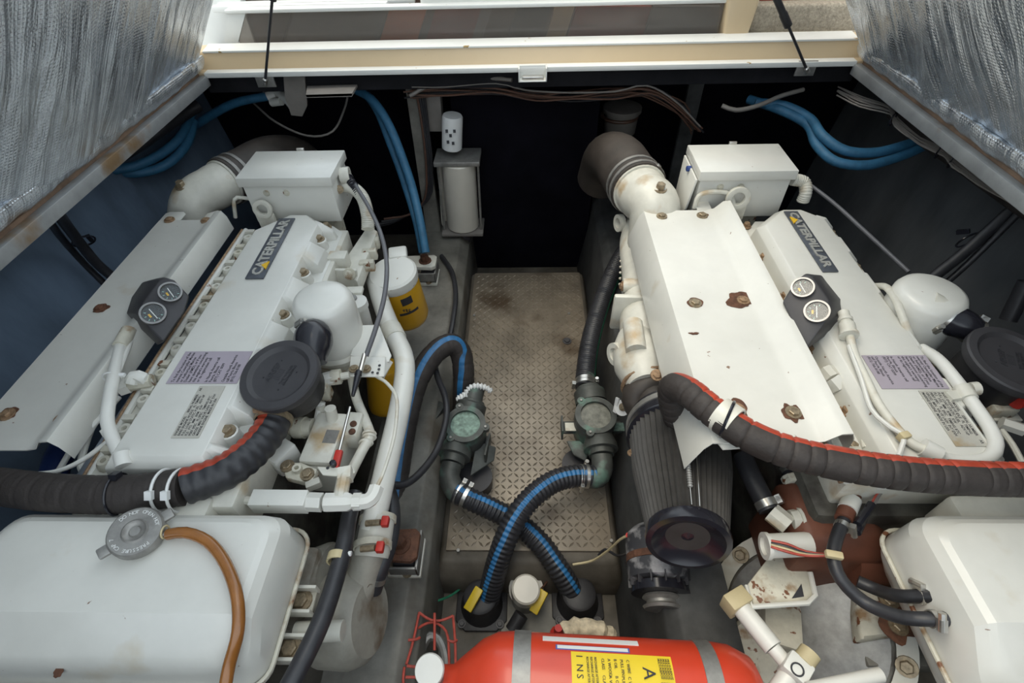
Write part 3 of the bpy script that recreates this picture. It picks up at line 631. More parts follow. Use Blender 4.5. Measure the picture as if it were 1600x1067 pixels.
# big wrapped hose with the red stripe
hp = [P(-160, 735, z=.45), P(-70, 750, z=.57), P(0, 760, z=.605), P(90, 770, z=.615), P(190, 772, z=.62), P(290, 760, z=.62), P(350, 738, z=.615), P(395, 705, z=.60), P(424, 668, z=.595), P(432, 640, z=.60)]
wl = thing('wrapped_hose', 'thick brown-black wrapped hose with a red stripe crossing above the white coolant tank', 'hose', P(200, 790, z=.58))
striped('hose', hp[:6], .0355, ['worn_rubber', 'red_stripe'], 99, 99, n=24, p=wl, face=(0, -.2, 1), rib=.0016, pitch=.032, ribshape='cut', step=.004)
striped('hose_cover', hp[5:], .0350, ['hose_black', 'red_stripe'], 21, 24, n=24, p=wl, face=(0, 0, 1), rib=.0013, pitch=.021, step=.003)
clamp('clamp', P(428, 655, z=.60), P(432, 640, z=.60)-P(424, 668, z=.595), .037, wl, 'clean_bolt', .014, screw=(-.1, -.6, .8), sm='rusty_bolt')
for u in (257, 281):
    c = P(u, 766, z=.62); fs('cable_tie', torus(c, (1, .06, 0), .039, .0028, 28, 6), obox(c+V((0, -.026, .030)), (1, 0, 0), (0, -.7, .7), (.013, .009, .016)), m='white_tie', p=wl)
c = P(186, 772, z=.62); fs('cable_tie', torus(c, (1, .1, 0), .0385, .0024, 28, 6), obox(c+V((.004, .018, .036)), (1, 0, 0), (0, .5, .8), (.014, .012, .016)), m='gloss_black', p=wl)
tag(fs('blue_hose_stub', tube([P(200, 800, z=.575), P(240, 792, z=.575), P(302, 782, z=.575)], .0175, 14), m='navy'), 'short navy blue hose stub under the white-tied wrapped hose', 'hose')

# gauge pod
def gauge_pod(poly, z_tilt, dials, label, grp, backp):
    """poly: outline points of the face (world); dials: (centre, radius, needle angle)"""
    c = sum(poly, V())/len(poly); n = z_tilt
    t = thing('gauge_pod', label, 'gauge panel', c-V((0, 0, .09)), grp)
    back = backp; mid = [q.lerp(k, .35)+(q-c)*.03 for q, k in zip(poly, back)]
    fs('housing', loft([back, mid, poly]), m='soft_black', p=t, bev=.004)
    for (dc, r, ang, mk) in dials:
        g = fs('dial', lathe(dc+n*.0015, n, [(0, r*.86), (.001, r*.86)], 32), m='dial', p=t)
        fs('bezel', annulus(dc, n, r*.84, r, .010, 36), m='bezel', p=g, smooth=60)
        _, ux, uy = frame(n, (0, 1, 0))
        for k in range(6):
            a = math.radians(-40+k*36)+mk; q = dc+n*.003+(ux*math.cos(a)+uy*math.sin(a))*r*.62
            fs('tick', obox(q, ux*math.cos(a)+uy*math.sin(a), n, (r*.16, .0008, r*.06)), m='dial_mark', p=g)
        q = dc+n*.004; dv = ux*math.cos(ang)+uy*math.sin(ang)
        fs('needle', obox(q, dv, n, (r*1.05, .0010, r*.07)), m='dial_white', p=g)
        fs('mark', obox(dc+n*.003-dv.cross(n)*r*.30, dv, n, (r*.34, .0008, r*.16)), m='emblem_yellow', p=g)
        fs('lens', lathe(dc+n*.006, n, [(0, r*.84), (.0012, r*.84)], 28), m='clear_glass', p=g)
    return t
zz = .70
nL = V((.42, -.36, .82)).normalized()
def on_plane(u, v_, p0, n):
    d = FW+RT*((u-800)/FPX)-UPV*((v_-533.5)/FPX); t = (p0-EYE).dot(n)/d.dot(n); return EYE+d*t
p0 = P(246, 480, z=.70)
poly = [on_plane(u, v_, p0, nL) for u, v_ in ((250, 437), (262, 434), (274, 440), (295, 463), (288, 486), (256, 532), (250, 530), (232, 510), (222, 490), (222, 474))]
gL = gauge_pod(poly, nL, [(on_plane(267, 458, p0, nL), .0255, .9, 2.5), (on_plane(240, 491, p0, nL), .0275, 1.0, 2.5)], 'black two-dial gauge pod over the white plate by the blue hull wall', None, [P(u, v_, z=.632) for u, v_ in ((222, 441), (248, 434), (268, 437), (294, 464), (287, 488), (256, 534), (246, 540), (220, 515), (197, 490), (205, 465))])
nR = V((-.42, -.36, .82)).normalized(); p0 = P(1262, 480, z=.70)
poly = [on_plane(u, v_, p0, nR) for u, v_ in ((1223, 472), (1243, 440), (1258, 428), (1269, 431), (1296, 468), (1297, 492), (1282, 514), (1262, 541), (1240, 508))]
gR = gauge_pod(poly, nR, [(on_plane(1254, 451, p0, nR), .0245, .1, 0), (on_plane(1276, 488, p0, nR), .0265, -.35, 0)], 'black two-dial gauge pod beside the large rust-spotted heat shield', None, [P(u, v_, z=.632) for u, v_ in ((1225, 473), (1244, 441), (1262, 429), (1286, 430), (1317, 468), (1321, 494), (1304, 516), (1262, 544), (1241, 510))])
# white conduit down from the left pod
cd = thing('white_conduit', 'white ribbed conduit curving from the left gauge pod down to the wrapped hose', 'conduit', P(185, 735, z=.58))
fs('conduit', tube([P(190, 535, z=.64), P(177, 590, z=.66), P(170, 630, z=.665), P(168, 660, z=.655), P(178, 690, z=.64), P(189, 715, z=.63), P(191, 738, z=.61)], .0125, 14), m='white_plastic', p=cd, smooth=60)
fs('coupling', between(P(202, 516, z=.645), P(188, 541, z=.645), .0165, 16), m='dirty_paint', p=cd)
for u, v_, u2, v2 in ((164, 668, 170, 672), (186, 708, 190, 722)): fs('collar', between(P(u+4, v_, z=.65), P(u2+4, v2+6, z=.64), .0145, 16), m='white_plastic', p=cd)
fs('side_lead', tube([P(206, 530, z=.635), P(190, 570, z=.65), P(180, 600, z=.66), P(175, 640, z=.66)], .005, 8), m='white_plastic', p=cd)
fs('cable_tie', torus(P(175, 590, z=.655), (.2, -1, 0), .0165, .002, 18, 6), obox(P(189, 586, z=.66), (1, 0, 0), (0, 0, 1), (.016, .006, .008)), m='white_tie', p=cd)
vl = thing('fuel_fitting', 'white brass valve fitting with nuts beside the left white conduit', 'fitting', P(215, 600, z=.58))
fs('body', between(P(192, 602, z=.62), P(238, 595, z=.62), .016, 8), m='dirty_paint', p=vl); fs('nut', between(P(186, 605, z=.62), P(202, 600, z=.62), .021, 6), m='white_paint', p=vl)
fs('elbow', tube([P(205, 600, z=.63), P(210, 588, z=.64), P(222, 590, z=.635), P(232, 600, z=.61)], .014, 10), m='white_paint', p=vl)
for k, (pp, r_, m_, lb) in enumerate((
    ([P(186, 620, z=.60), P(150, 660, z=.595), P(120, 690, z=.58), P(92, 735, z=.56), P(86, 742, z=.55)], .006, 'white_plastic', 'straight white pipe leaving the left engine toward the wrapped hose'),
    ([P(168, 690, z=.61), P(130, 718, z=.60), P(90, 736, z=.60), P(40, 742, z=.60)], .0048, 'white_plastic', 'thin white lead bending left across the blue hose'),
    ([P(150, 650, z=.58), P(135, 690, z=.57), P(127, 720, z=.56), P(130, 738, z=.555), P(152, 748, z=.555)], .0072, 'white_paint', 'bent white fuel pipe dropping behind the wrapped hose'))):
    tag(fs('pipe', tube(pp, r_, 10), m=m_), lb, 'pipe')
tag(fs('navy_pipe', tube([P(105, 690, z=.42), P(90, 720, z=.42), P(80, 760, z=.40)], .03, 16), m='navy'), 'navy blue hose in the gap under the left white plate', 'hose')
fs('front_cover', box(-.86, -.60, .40, .46, .25, .60), m='cast_paint', p=eL, bev=.01)

# oil filters
def oil_filter(top, bot, R, label, cap=True, printed=True):
    ax = (bot-top).normalized(); L_ = (bot-top).length
    t = thing('oil_filter', label, 'oil filter', bot)
    can = fs('canister', lathe(top, ax, [(0, R*.96), (.006, R), (.012, R*.985), (.018, R), (L_-.025, R), (L_-.008, R*.93), (L_, R*.75), (L_, .001)], 36), m='yellow', p=t, smooth=50)
    return t, can, ax
tp, bt = P(616, 434, z=.48), P(639, 496, z=.29)
ofL, can, ax = oil_filter(tp, bt, .073, 'yellow oil filter under a white cap beside the left engine mount')
def on_can(top, ax, R, ang, t0, t1, da, name, m, p, n=6):
    _, u, b = frame(ax, (0, -1, 0)); q = []
    vs, f = [], []
    for k in range(n+1):
        a = ang+da*(k/n-.5)
        for t in (t0, t1): 
            for rr in (R+.0002, R+.0011): vs.append(top+ax*t+(u*math.cos(a)+b*math.sin(a))*rr)
    for k in range(n):
        i = k*4; f += [[i+1, i+5, i+7, i+3], [i, i+2, i+6, i+4], [i, i+4, i+5, i+1], [i+2, i+3, i+7, i+6]]
    return finish(name, vs, f, m, p, smooth=60)
on_can(tp, ax, .073, -.55, .03, .06, .5, 'black_mark', 'ink', can)
on_can(tp, ax, .073, -.5, .092, .102, .9, 'print_bar', 'ink', can)
on_can(tp, ax, .073, .62, .035, .055, .22, 'small_print', 'ink', can); on_can(tp, ax, .073, .62, .065, .115, .2, 'small_print', 'ink', can)
_, uu, bb = frame(ax, (0, -1, 0)); o = tp+ax*.085+(uu*math.cos(-.3)+bb*math.sin(-.3))*.0732
text('part_number', '2598', o-bb*.022+uu*.001, bb, -ax, .016, 'ink', can, depth=.001, width=.036, height=.011)
hb = thing('filter_bracket', 'white cast filter bracket with ribs above the yellow oil filter', 'bracket', P(610, 430, z=.45))
fs('cap', lathe(tp, -ax, [(-.012, .074), (.0, .077), (.022, .077), (.028, .070), (.030, .05), (.030, .001)], 30), m='white_paint', p=hb)
fs('nose', obox(P(622, 398, z=.505), (1, .2, 0), (0, 0, 1), (.06, .03, .06)), m='white_paint', p=hb, bev=.008)
for k, (u, v_) in enumerate(((582, 380), (578, 397), (574, 415))): fs('rib', obox(P(u, v_, z=.545), (1, .1, 0), (0, 0, 1), (.045, .035, .022)), m='dirty_paint', p=hb, bev=.004)
fs('web', prism([P(528, 420, z=.55), P(574, 352, z=.57), P(590, 360, z=.57), P(558, 440, z=.55)], (0, 0, -.05)), m='cast_paint', p=hb, bev=.006)
fs('bracket_plate', prism([P(497, 422, z=.575), P(557, 423, z=.575), P(562, 450, z=.50), P(555, 460, z=.49), P(500, 452, z=.50)], (0, .008, .003)), m='cast_paint', p=hb, bev=.002)
fs('small_box', obox(P(530, 408, z=.575), (1, 0, 0), (0, 0, 1), (.055, .05, .04)), m='cast_paint', p=hb, bev=.003)
bolt(P(546, 428, z=.566), (0, -.9, .4), .012, 'dirty_paint', hb)
t2, b2 = P(600, 572, z=.33), P(604, 640, z=.18)
oil_filter(t2, b2, .055, 'lower yellow fuel filter half hidden behind the white coolant pipe')
ff = thing('filter_primer', 'small pale grey cylinder with a pin on top beside the left breather', 'canister', P(560, 480, z=.42))
fs('body', lathe(P(556, 470, z=.56), (0, 0, -1), [(0, .020), (.002, .030), (.02, .031), (.022, .027), (.12, .026)], 20), m='white_plastic', p=ff); fs('pin', lathe(P(552, 467, z=.56), (0, 0, 1), [(0, .011), (.006, .011), (.006, .003), (.022, .003)], 10), m='dull_steel', p=ff)
fs('cover_flange', obox(P(548, 455, z=.56), (1, .05, 0), (0, 0, 1), (.07, .012, .03)), m='cast_paint', p=ff, bev=.003)

# coolant pipe, throttle cable and bracket
cp = thing('coolant_pipe', 'large white coolant pipe bending down past the yellow filters', 'pipe', P(590, 790, z=.4))
fs('pipe', tube([P(585, 440, z=.47), P(598, 480, z=.48), P(614, 520, z=.49), P(630, 555, z=.49), P(632, 590, z=.485), P(622, 650, z=.47), P(608, 710, z=.455), P(592, 780, z=.44), P(580, 830, z=.42)], .0265, 18), m='cover_paint', p=cp, smooth=60)
fs('joint_band', between(P(610, 512, z=.49), P(619, 530, z=.49), .0295, 18), m='cast_paint', p=cp)
br = thing('cable_bracket', 'bent white bracket plate clamping the throttle cable', 'bracket', P(580, 570, z=.50))
fs('plate', prism([P(566, 509, z=.58), P(593, 508, z=.58), P(612, 556, z=.55), P(608, 566, z=.545), P(548, 556, z=.555)], (0, -.002, .004)), m='white_paint', p=br, bev=.001)
fs('tray', prism([P(548, 556, z=.558), P(602, 558, z=.558), P(600, 588, z=.55), P(545, 588, z=.55)], (0, 0, -.004)), m='white_paint', p=br, bev=.001)
fs('end_flange', prism([P(602, 557, z=.557), P(614, 566, z=.53), P(600, 592, z=.535), P(600, 588, z=.552)], (-.003, 0, 0)), m='white_paint', p=br)
for u, v_ in ((553, 576), (572, 576)): bolt(P(u, v_, z=.558), (0, 0, 1), .008, 'clean_bolt', br)
for u, v_ in ((593, 571), (592, 577), (590, 583), (582, 582)): fs('hole', lathe(P(u, v_, z=.5555), (0, 0, 1), [(0, .0035), (.001, .0035)], 8), m='ink', p=br)
tc = thing('throttle_cable', 'grey throttle cable arching from the left junction box down to the red clevis', 'cable', P(530, 720, z=.52))
fs('sheath', tube([P(541, 262, z=.68), P(556, 290, z=.69), P(577, 325, z=.68), P(595, 365, z=.67), P(604, 410, z=.66), P(601, 460, z=.65), P(588, 510, z=.62), P(572, 556, z=.585)], .0062, 10), m='grey_hose', p=tc, smooth=60)
fs('ferrule', between(P(570, 553, z=.587), P(563, 580, z=.575), .0062, 10), m='steel', p=tc)
fs('rubber_boot', lathe(P(561, 580, z=.575), P(546, 640, z=.565)-P(561, 580, z=.575), [(0, .008), (.012, .009), (.014, .0075), (.02, .0085), (.07, .004)], 12), m='gloss_black', p=tc)
fs('rod', between(P(547, 636, z=.566), P(530, 704, z=.55), .0036, 8), m='steel', p=tc)
fs('red_clevis', obox(P(527, 718, z=.548), P(522, 735, z=.545)-P(530, 704, z=.55), (0, 0, 1), (.042, .012, .016)), m='red_rubber', p=tc, bev=.003)
fs('clevis_pin', lathe(P(522, 727, z=.55), (0, 0, 1), [(-.01, .007), (.012, .007), (.014, .004)], 10), m='gloss_black', p=tc)
# injection pump
ip = thing('injection_pump', 'white cast injection pump block with a throttle lever near the wrapped hose', 'pump', P(510, 720, z=.35))
c = P(510, 690, z=.50); ax_ = V((.06, 1, 0))
fs('body', obox(c+V((0, 0, -.05)), ax_, (0, 0, 1), (.15, .11, .085)), m='cast_paint', p=ip, bev=.012)
fs('top_cover', obox(c+V((.0, .0, .012)), ax_, (0, 0, 1), (.135, .022, .075)), m='cast_paint', p=ip, bev=.008)
fs('data_tag', obox(P(517, 682, z=.523), ax_, (0, 0, 1), (.035, .0012, .03)), m='dull_steel', p=ip)
fs('boss', lathe(P(521, 660, z=.51), (.05, .2, 1), [(0, .014), (.045, .013)], 12), lathe(P(505, 652, z=.49), (.05, .2, 1), [(0, .012), (.04, .011)], 12), m='cast_paint', p=ip)
fs('side_lobe', obox(P(553, 672, z=.49), ax_, (0, 0, 1), (.07, .06, .045)), m='cast_paint', p=ip, bev=.01)
for u, v_ in ((552, 662), (550, 674)): fs('socket', lathe(P(u, v_, z=.522), (0, 0, 1), [(-.002, .008), (.0012, .008)], 12), m='rust', p=ip)
fs('inlet_union', lathe(P(490, 668, z=.50), V((-1, .06, -.1)), [(0, .022), (.02, .022), (.02, .026), (.045, .026), (.045, .018), (.065, .018)], 14), m='dirty_paint', p=ip)
fs('throttle_lever', prism([P(496, 731, z=.545), P(553, 733, z=.545), P(556, 740, z=.545), P(546, 748, z=.545), P(505, 744, z=.545)], (0, 0, .006)), m='cast_paint', p=ip, bev=.002)
for u, v_ in ((512, 731), (533, 734), (541, 735)): fs('lever_hole', lathe(P(u, v_, z=.5515), (0, 0, 1), [(-.001, .0035), (.0006, .0035)], 8), m='ink', p=ip)
fs('end_plate', prism([P(443, 735, z=.52), P(452, 722, z=.52), P(470, 722, z=.52), P(496, 733, z=.52), P(488, 750, z=.52), P(470, 752, z=.52), P(446, 746, z=.52)], (0, 0, -.02)), m='dirty_paint', p=ip, bev=.003)
for u, v_ in ((449, 728), (480, 741)): bolt(P(u, v_, z=.521), (0, 0, 1), .010, 'clean_bolt', ip)
fs('port', annulus(P(466, 735, z=.52), (0, 0, 1), .005, .010, .012, 16), m='dirty_paint', p=ip)
fs('link', obox(P(490, 757, z=.51), (1, .5, 0), (0, 0, 1), (.03, .02, .016)), m='cast_paint', p=ip, bev=.002)
fs('solenoid', obox(P(440, 712, z=.50), (.6, 1, 0), (0, 0, 1), (.06, .06, .055)), m='white_plastic', p=ip, bev=.006)
# fuel line row
fl = thing('fuel_line', 'row of cream hex fittings and a steel block above the left coolant tank', 'fuel fitting', P(490, 800, z=.52))
a, b, c, d, e_, f_ = P(396, 783, z=.56), P(482, 784, z=.56), P(506, 785, z=.56), P(552, 784, z=.56), P(580, 783, z=.56), P(586, 766, z=.565)
fs('block', obox(a.lerp(b, .5), b-a, (0, 0, 1), ((b-a).length, .036, .034)), m='white_paint', p=fl, bev=.002)
fs('hex_nut', lathe(b, c-b, [(0, .0185), ((c-b).length*.92, .0185)], 6), m='white_paint', p=fl); fs('tee', lathe(c, d-c, [(0, .013), (.004, .019), ((d-c).length-.01, .019), ((d-c).length, .013)], 8), m='white_paint', p=fl)
fs('tee_branch', between(P(531, 780, z=.565), P(538, 745, z=.56), .014, 10), obox(P(540, 742, z=.56), (1, .2, 0), (0, 0, 1), (.026, .026, .026)), m='cast_paint', p=fl)
fs('hex_nut', lathe(d, e_-d, [(0, .017), (.016, .017)], 6), m='white_paint', p=fl); fs('elbow', tube([P(556, 784, z=.56), P(574, 783, z=.56), P(583, 775, z=.56), P(588, 762, z=.56)], .0155, 8, step=.006), m='white_paint', p=fl)
fs('thin_pipe', tube([P(588, 762, z=.56), P(600, 735, z=.555), P(616, 680, z=.55), P(620, 625, z=.55), P(606, 600, z=.55), P(588, 588, z=.54)], .0042, 8), m='cast_paint', p=fl)
fs('feed_pipe', tube([P(345, 786, z=.555), P(370, 782, z=.555), P(398, 783, z=.557)], .009, 10), m='cast_paint', p=fl)
hr = thing('ribbed_hose', 'cream ribbed breather hose running down beside the injection pump', 'hose', P(550, 740, z=.45))
fs('hose', tube([P(548, 580, z=.50), P(556, 620, z=.50), P(570, 655, z=.50), P(578, 680, z=.50), P(568, 700, z=.505), P(555, 725, z=.51), P(545, 745, z=.53)], .0115, 12), m='cast_paint', p=hr, smooth=60)
for u, v_ in ((577, 678), (577, 683), (572, 692)): fs('hose_ring', torus(P(u, v_, z=.50), (-.1, .8, 0), .013, .004, 18, 6), m='cast_paint', p=hr)
for pp, r_, lb in (([P(395, 640, z=.60), P(375, 680, z=.58), P(356, 715, z=.56)], .0048, 'thin cream pipe passing under the black air separator'), ([P(372, 640, z=.595), P(350, 680, z=.585), P(340, 715, z=.56)], .0055, 'second cream pipe under the black air separator nearer the data plate')):
    tag(fs('pipe', tube(pp, r_, 8), m='cast_paint'), lb, 'pipe')
wf = thing('water_fitting', 'white brass elbow fittings between the separator and the cable bracket', 'fitting', P(520, 600, z=.48))
fs('union', between(P(500, 595, z=.56), P(520, 590, z=.56), .017, 8), m='white_paint', p=wf); fs('hex', between(P(518, 590, z=.56), P(533, 588, z=.56), .019, 6), m='dirty_paint', p=wf); fs('tail', between(P(533, 588, z=.56), P(546, 586, z=.56), .009, 10), m='cast_paint', p=wf); fs('block', obox(P(506, 610, z=.54), (1, 0, 0), (0, 0, 1), (.03, .05, .03)), m='dirty_paint', p=wf, bev=.003); fs('sensor', between(P(497, 655, z=.50), P(502, 628, z=.53), .010, 10), m='white_plastic', p=wf)

# coolant tank with cap and overflow hose
def tank(x0, x1, yf, yn, zt, sgn, label):
    """rounded tank; sgn +1: the rounded end is at x1, -1: at x0"""
    t = thing('coolant_tank', label, 'coolant tank', ((x0+x1)/2, (yf+yn)/2, .40), 'twin coolant tanks')
    yc = .246
    def loop(z, ins, ynn):
        out = []; r = .04; xa, xb = x0+ins, x1-ins; ya, yb = ynn, yf-ins
        def arc(cx, cy, a0):
            for k in range(7): a = math.radians(a0+15*k); out.append((cx+r*math.cos(a), cy+r*math.sin(a), z))
        arc(xb-r, yb-r, 0); arc(xa+r, yb-r, 90); out.append((xa, yc, z)); arc(xa+r, ya+r, 180); arc(xb-r, ya+r, 270); out.append((xb, yc, z))
        return out
    L = [loop(.40, .05, yn+.03), loop(.44, .02, yn), loop(.475, .004, yn-.006), loop(.50, .0, yn-.004)]
    for z, ins, dy in ((zt-.045, .004, .0), (zt-.022, .012, .004), (zt-.008, .024, .010), (zt-.002, .034, .016), (zt, .046, .022)): L.append(loop(z, ins, yn+dy))
    L = [[V(q) if q[2] < zt-.05 else V((q[0], q[1], q[2]-max(0, (yc-q[1]))*.75)) for q in l] for l in L]
    n = len(L[0]); vs, f = loft(L, False); base = (len(L)-1)*n
    f.append([base+i for i in range(0, 15)]+[base+29]); f.append([base+i for i in range(14, 30)]); f.append(list(range(n)))
    fs('body', (vs, f), m='cover_paint', p=t, smooth=17)
    fs('seam_lip', tube([V(q)*1 + V((0, 0, 0)) for q in loop(.505, -.004, yn-.008)], .0042, 8, smooth_path=False, closed=True), m='dirty_paint', p=t)
    return t
xl = P(443, 850, z=.60).x
tkL = tank(-.98, xl, .432, .172, .622, 1, 'white coolant tank with a steel pressure cap in the near left corner')
xr_ = P(1440, 850, z=.60).x
tkR = tank(xr_, 1.06, .438, .15, .622, -1, 'cream coolant tank with two black hoses at the near right corner')
pc = thing('pressure_cap', 'round steel radiator pressure cap on the white coolant tank', 'cap', P(212, 845, z=.62))
c = P(213, 832, z=.648); axc = V((.22, -.10, .97)).normalized()
fs('neck', lathe(c-axc*.03, axc, [(-.012, .036), (.022, .034)], 28), m='cover_paint', p=pc)
fs('cap', lathe(c, axc, [(-.012, .040), (-.010, .043), (.004, .043), (.008, .040), (.008, .021), (.011, .018), (.006, .014), (.005, .010), (.008, .008), (.008, .001)], 40), m='dull_steel', p=pc, smooth=40)
_, ux, uy = frame(axc, (0, 1, 0))
for a in (2.35, 2.35+math.pi): dv = ux*math.cos(a)+uy*math.sin(a); fs('ear', obox(c+dv*.048-axc*.002, dv, axc, (.022, .008, .02)), m='dull_steel', p=pc, bev=.003)
for word, a0 in (('DO NOT OPEN HOT', 2.65), ('PRESSURE CAP 7', -.55)):
    for k, ch in enumerate(word):
        if ch == ' ': continue
        a = a0-k*.155; dv = (-uy*math.cos(a)+ux*math.sin(a)); dv = (V((math.cos(a), math.sin(a), 0))); q0 = c+( -uy*dv.x+ux*dv.y)*.0335
        rad = (q0-c).normalized(); tdir = rad.cross(axc)
        text('stamped_letter', ch, q0+axc*.0081-tdir*.0022-rad*.003, tdir, rad, .0085, 'label_white', pc, depth=.0004)
fs('overflow_nipple', between(c+V((.036, .0, -.012)), c+V((.062, .004, -.012)), .006, 10), m='steel', p=pc)
ah = thing('overflow_hose', 'translucent amber brown overflow hose curving over the white tank', 'hose', P(360, 1060, z=.58))
def ontank(u, v_, h=.012):
    q = P(u, v_, z=.622+h)
    for _ in range(6): q = P(u, v_, z=.622+h-max(0, .246-q.y)*.75)
    return q
fs('hose', tube([c+V((.048, .002, -.012)), ontank(290, 832, .016), ontank(325, 846), ontank(352, 880), ontank(370, 930), ontank(372, 985), ontank(358, 1040), P(350, 1085, z=.57)], .0098, 12), m='amber', p=ah, smooth=60)
fs('spring_clip', torus(P(258, 831, z=.64), (1, 0, 0), .0105, .0018, 16, 6), m='tan_tie', p=ah)
decal('rust_streak', P(91, 1052, z=.56), .008, 8, 'rust', tkL)

# tank brackets, water pump and front hoses
tb = thing('tank_bracket', 'rusty white bolted bracket on the near side of the left coolant tank', 'bracket', P(460, 970, z=.33))
for (u, v_), (u2, v2) in (((450, 920), (484, 958)), ((432, 995), (468, 1033))):
    a, b = P(u, v_, z=.46), P(u2, v2, z=.46)
    fs('plate', box(min(a.x, b.x)-.01, max(a.x, b.x), min(a.y, b.y), max(a.y, b.y), .445, .452), m='dirty_paint', p=tb, bev=.001)
    for yy in (min(a.y, b.y), max(a.y, b.y)): fs('rib', box(min(a.x, b.x)-.01, max(a.x, b.x)+.004, yy-.003, yy+.003, .445, .475), m='cast_paint', p=tb, bev=.001)
    bolt(P((u+u2)/2+3, (v_+v2)/2, z=.453), (0, 0, 1), .0145, 'clean_bolt', tb)
fs('link_rod', between(P(462, 988, z=.43), P(536, 985, z=.43), .019, 14), m='cast_paint', p=tb)
wp = thing('water_pump', 'grey cast water pump with a round volute beside the left coolant tank', 'pump', P(560, 1000, z=.15))
fs('neck', tube([P(584, 842, z=.40), P(576, 868, z=.39), P(566, 905, z=.36), P(556, 940, z=.33)], .034, 20, step=.01), m='cast_grey', p=wp, smooth=60)
fs('volute', lathe(P(540, 965, z=.31), V((1, -.05, .25)), [(-.05, .05), (-.04, .095), (.02, .098), (.045, .09), (.06, .075), (.062, .001)], 30), m='cast_grey', p=wp, smooth=40)
fs('back_disc', lathe(P(520, 925, z=.31), V((1, .1, .2)), [(-.03, .10), (.0, .105), (.012, .10)], 30), m='cast_grey', p=wp, smooth=40)
fs('gear_case', box(-.62, -.44, .30, .44, .2, .42), m='cast_grey', p=wp, bev=.015)
fs('rubber_sleeve', lathe(P(592, 806, z=.42), P(580, 872, z=.395)-P(592, 806, z=.42), [(0, .036), (.075, .0375), (.085, .036)], 22), m='cast_paint', p=wp)
for u, v_ in ((590, 818), (582, 858)):
    q = P(u, v_, z=.412); cl_ = fs('clamp', annulus(q, (-.1, 1, .1), .037, .0405, .014, 26), m='dirty_paint', p=wp); fs('red_tab', obox(P(u+12, v_-3, z=.452), (1, 0, 0), (0, 0, 1), (.016, .016, .022)), m='red_rubber', p=cl_, bev=.003); fs('clamp_screw', between(P(u-18, v_, z=.45), P(u+4, v_-2, z=.455), .007, 8), m='clean_bolt', p=cl_)
for nm, pp, r_, lb, band in (
    ('black_hose', [P(556, 770, z=.50), P(546, 805, z=.50), P(538, 850, z=.51), P(524, 905, z=.52), P(502, 970, z=.53), P(474, 1030, z=.53), P(440, 1095, z=.52)], .0165, 'black rubber hose with a tan band sweeping down beside the white tank', P(529, 866, z=.513)),
    ('black_hose', [P(592, 745, z=.36), P(606, 770, z=.38), P(612, 805, z=.38), P(606, 850, z=.38), P(590, 895, z=.36), P(582, 922, z=.33)], .0205, 'fat black hose curving beside the rusty near engine mount', None)):
    t = thing(nm, lb, 'hose', pp[-1]); fs('hose', tube(pp, r_, 16), m='hose_black', p=t, smooth=60)
    if band: fs('band', annulus(band, pp[3]-pp[2], r_*.98, r_+.003, .016, 20), m='tan_tie', p=t); fs('band_end', lathe(band+V((.018, 0, .004)), (1, 0, 0), [(0, .005), (.008, .005)], 8), m='white_tie', p=t)
    else: clamp('clamp', P(587, 903, z=.352), pp[-1]-pp[-2], .0205, t, 'steel', .012, screw=(-.5, -.3, .6))
tag(fs('thin_black_hose', tube([P(676, 555, z=.22), P(684, 590, z=.24), P(696, 622, z=.26), P(697, 655, z=.26), P(684, 700, z=.27), P(660, 735, z=.30), P(632, 757, z=.33), P(606, 757, z=.36)], .0098, 12), m='hose_black', smooth=60), 'thin black hose looping over the left grey bearer to the bronze strainer', 'hose')
# engine mounts
def mount(c0, label, rusty):
    t = thing('engine_mount', label, 'engine mount', V((c0.x, c0.y, .14)))
    x, y = c0.x, c0.y
    fs('foot', box(x-.05, x+.035, y-.05, y+.05, .14, .155), m='cast_paint', p=t, bev=.003)
    fs('rubber_block', loft([[(x-.04, y-.045, .155), (x+.028, y-.045, .155), (x+.028, y+.045, .155), (x-.04, y+.045, .155)], [(x-.03, y-.035, .20), (x+.022, y-.035, .20), (x+.022, y+.035, .20), (x-.03, y+.035, .20)]]), m='soft_black', p=t, bev=.006)
    fs('cage', box(x-.04, x+.032, y-.05, y-.044, .165, .205), box(x+.027, x+.033, y-.05, y+.05, .16, .205), m='dull_steel', p=t, bev=.001)
    fs('top_plate', prism([(x-.10, y-.035, .215), (x+.02, y-.042, .215), (x+.035, y-.03, .215), (x+.035, y+.03, .215), (x+.022, y+.042, .215), (x-.10, y+.035, .215)], (0, 0, .018)), box(x-.10, x-.085, y-.035, y+.035, .14, .233), m='rust' if rusty else 'cast_paint', p=t, bev=.003)
    bolt((x-.01, y, .233), (0, 0, 1), .017, 'rust', t, h=.03); bolt((x+.0, y-.04, .156), (0, 0, 1), .009, 'clean_bolt', t)
    return t
mount(P(668, 407, z=.235), 'white topped engine mount with a rusty bolt beside the yellow oil filter', False)
mount(P(632, 850, z=.235), 'rust stained near engine mount beside the fat black hose', True)

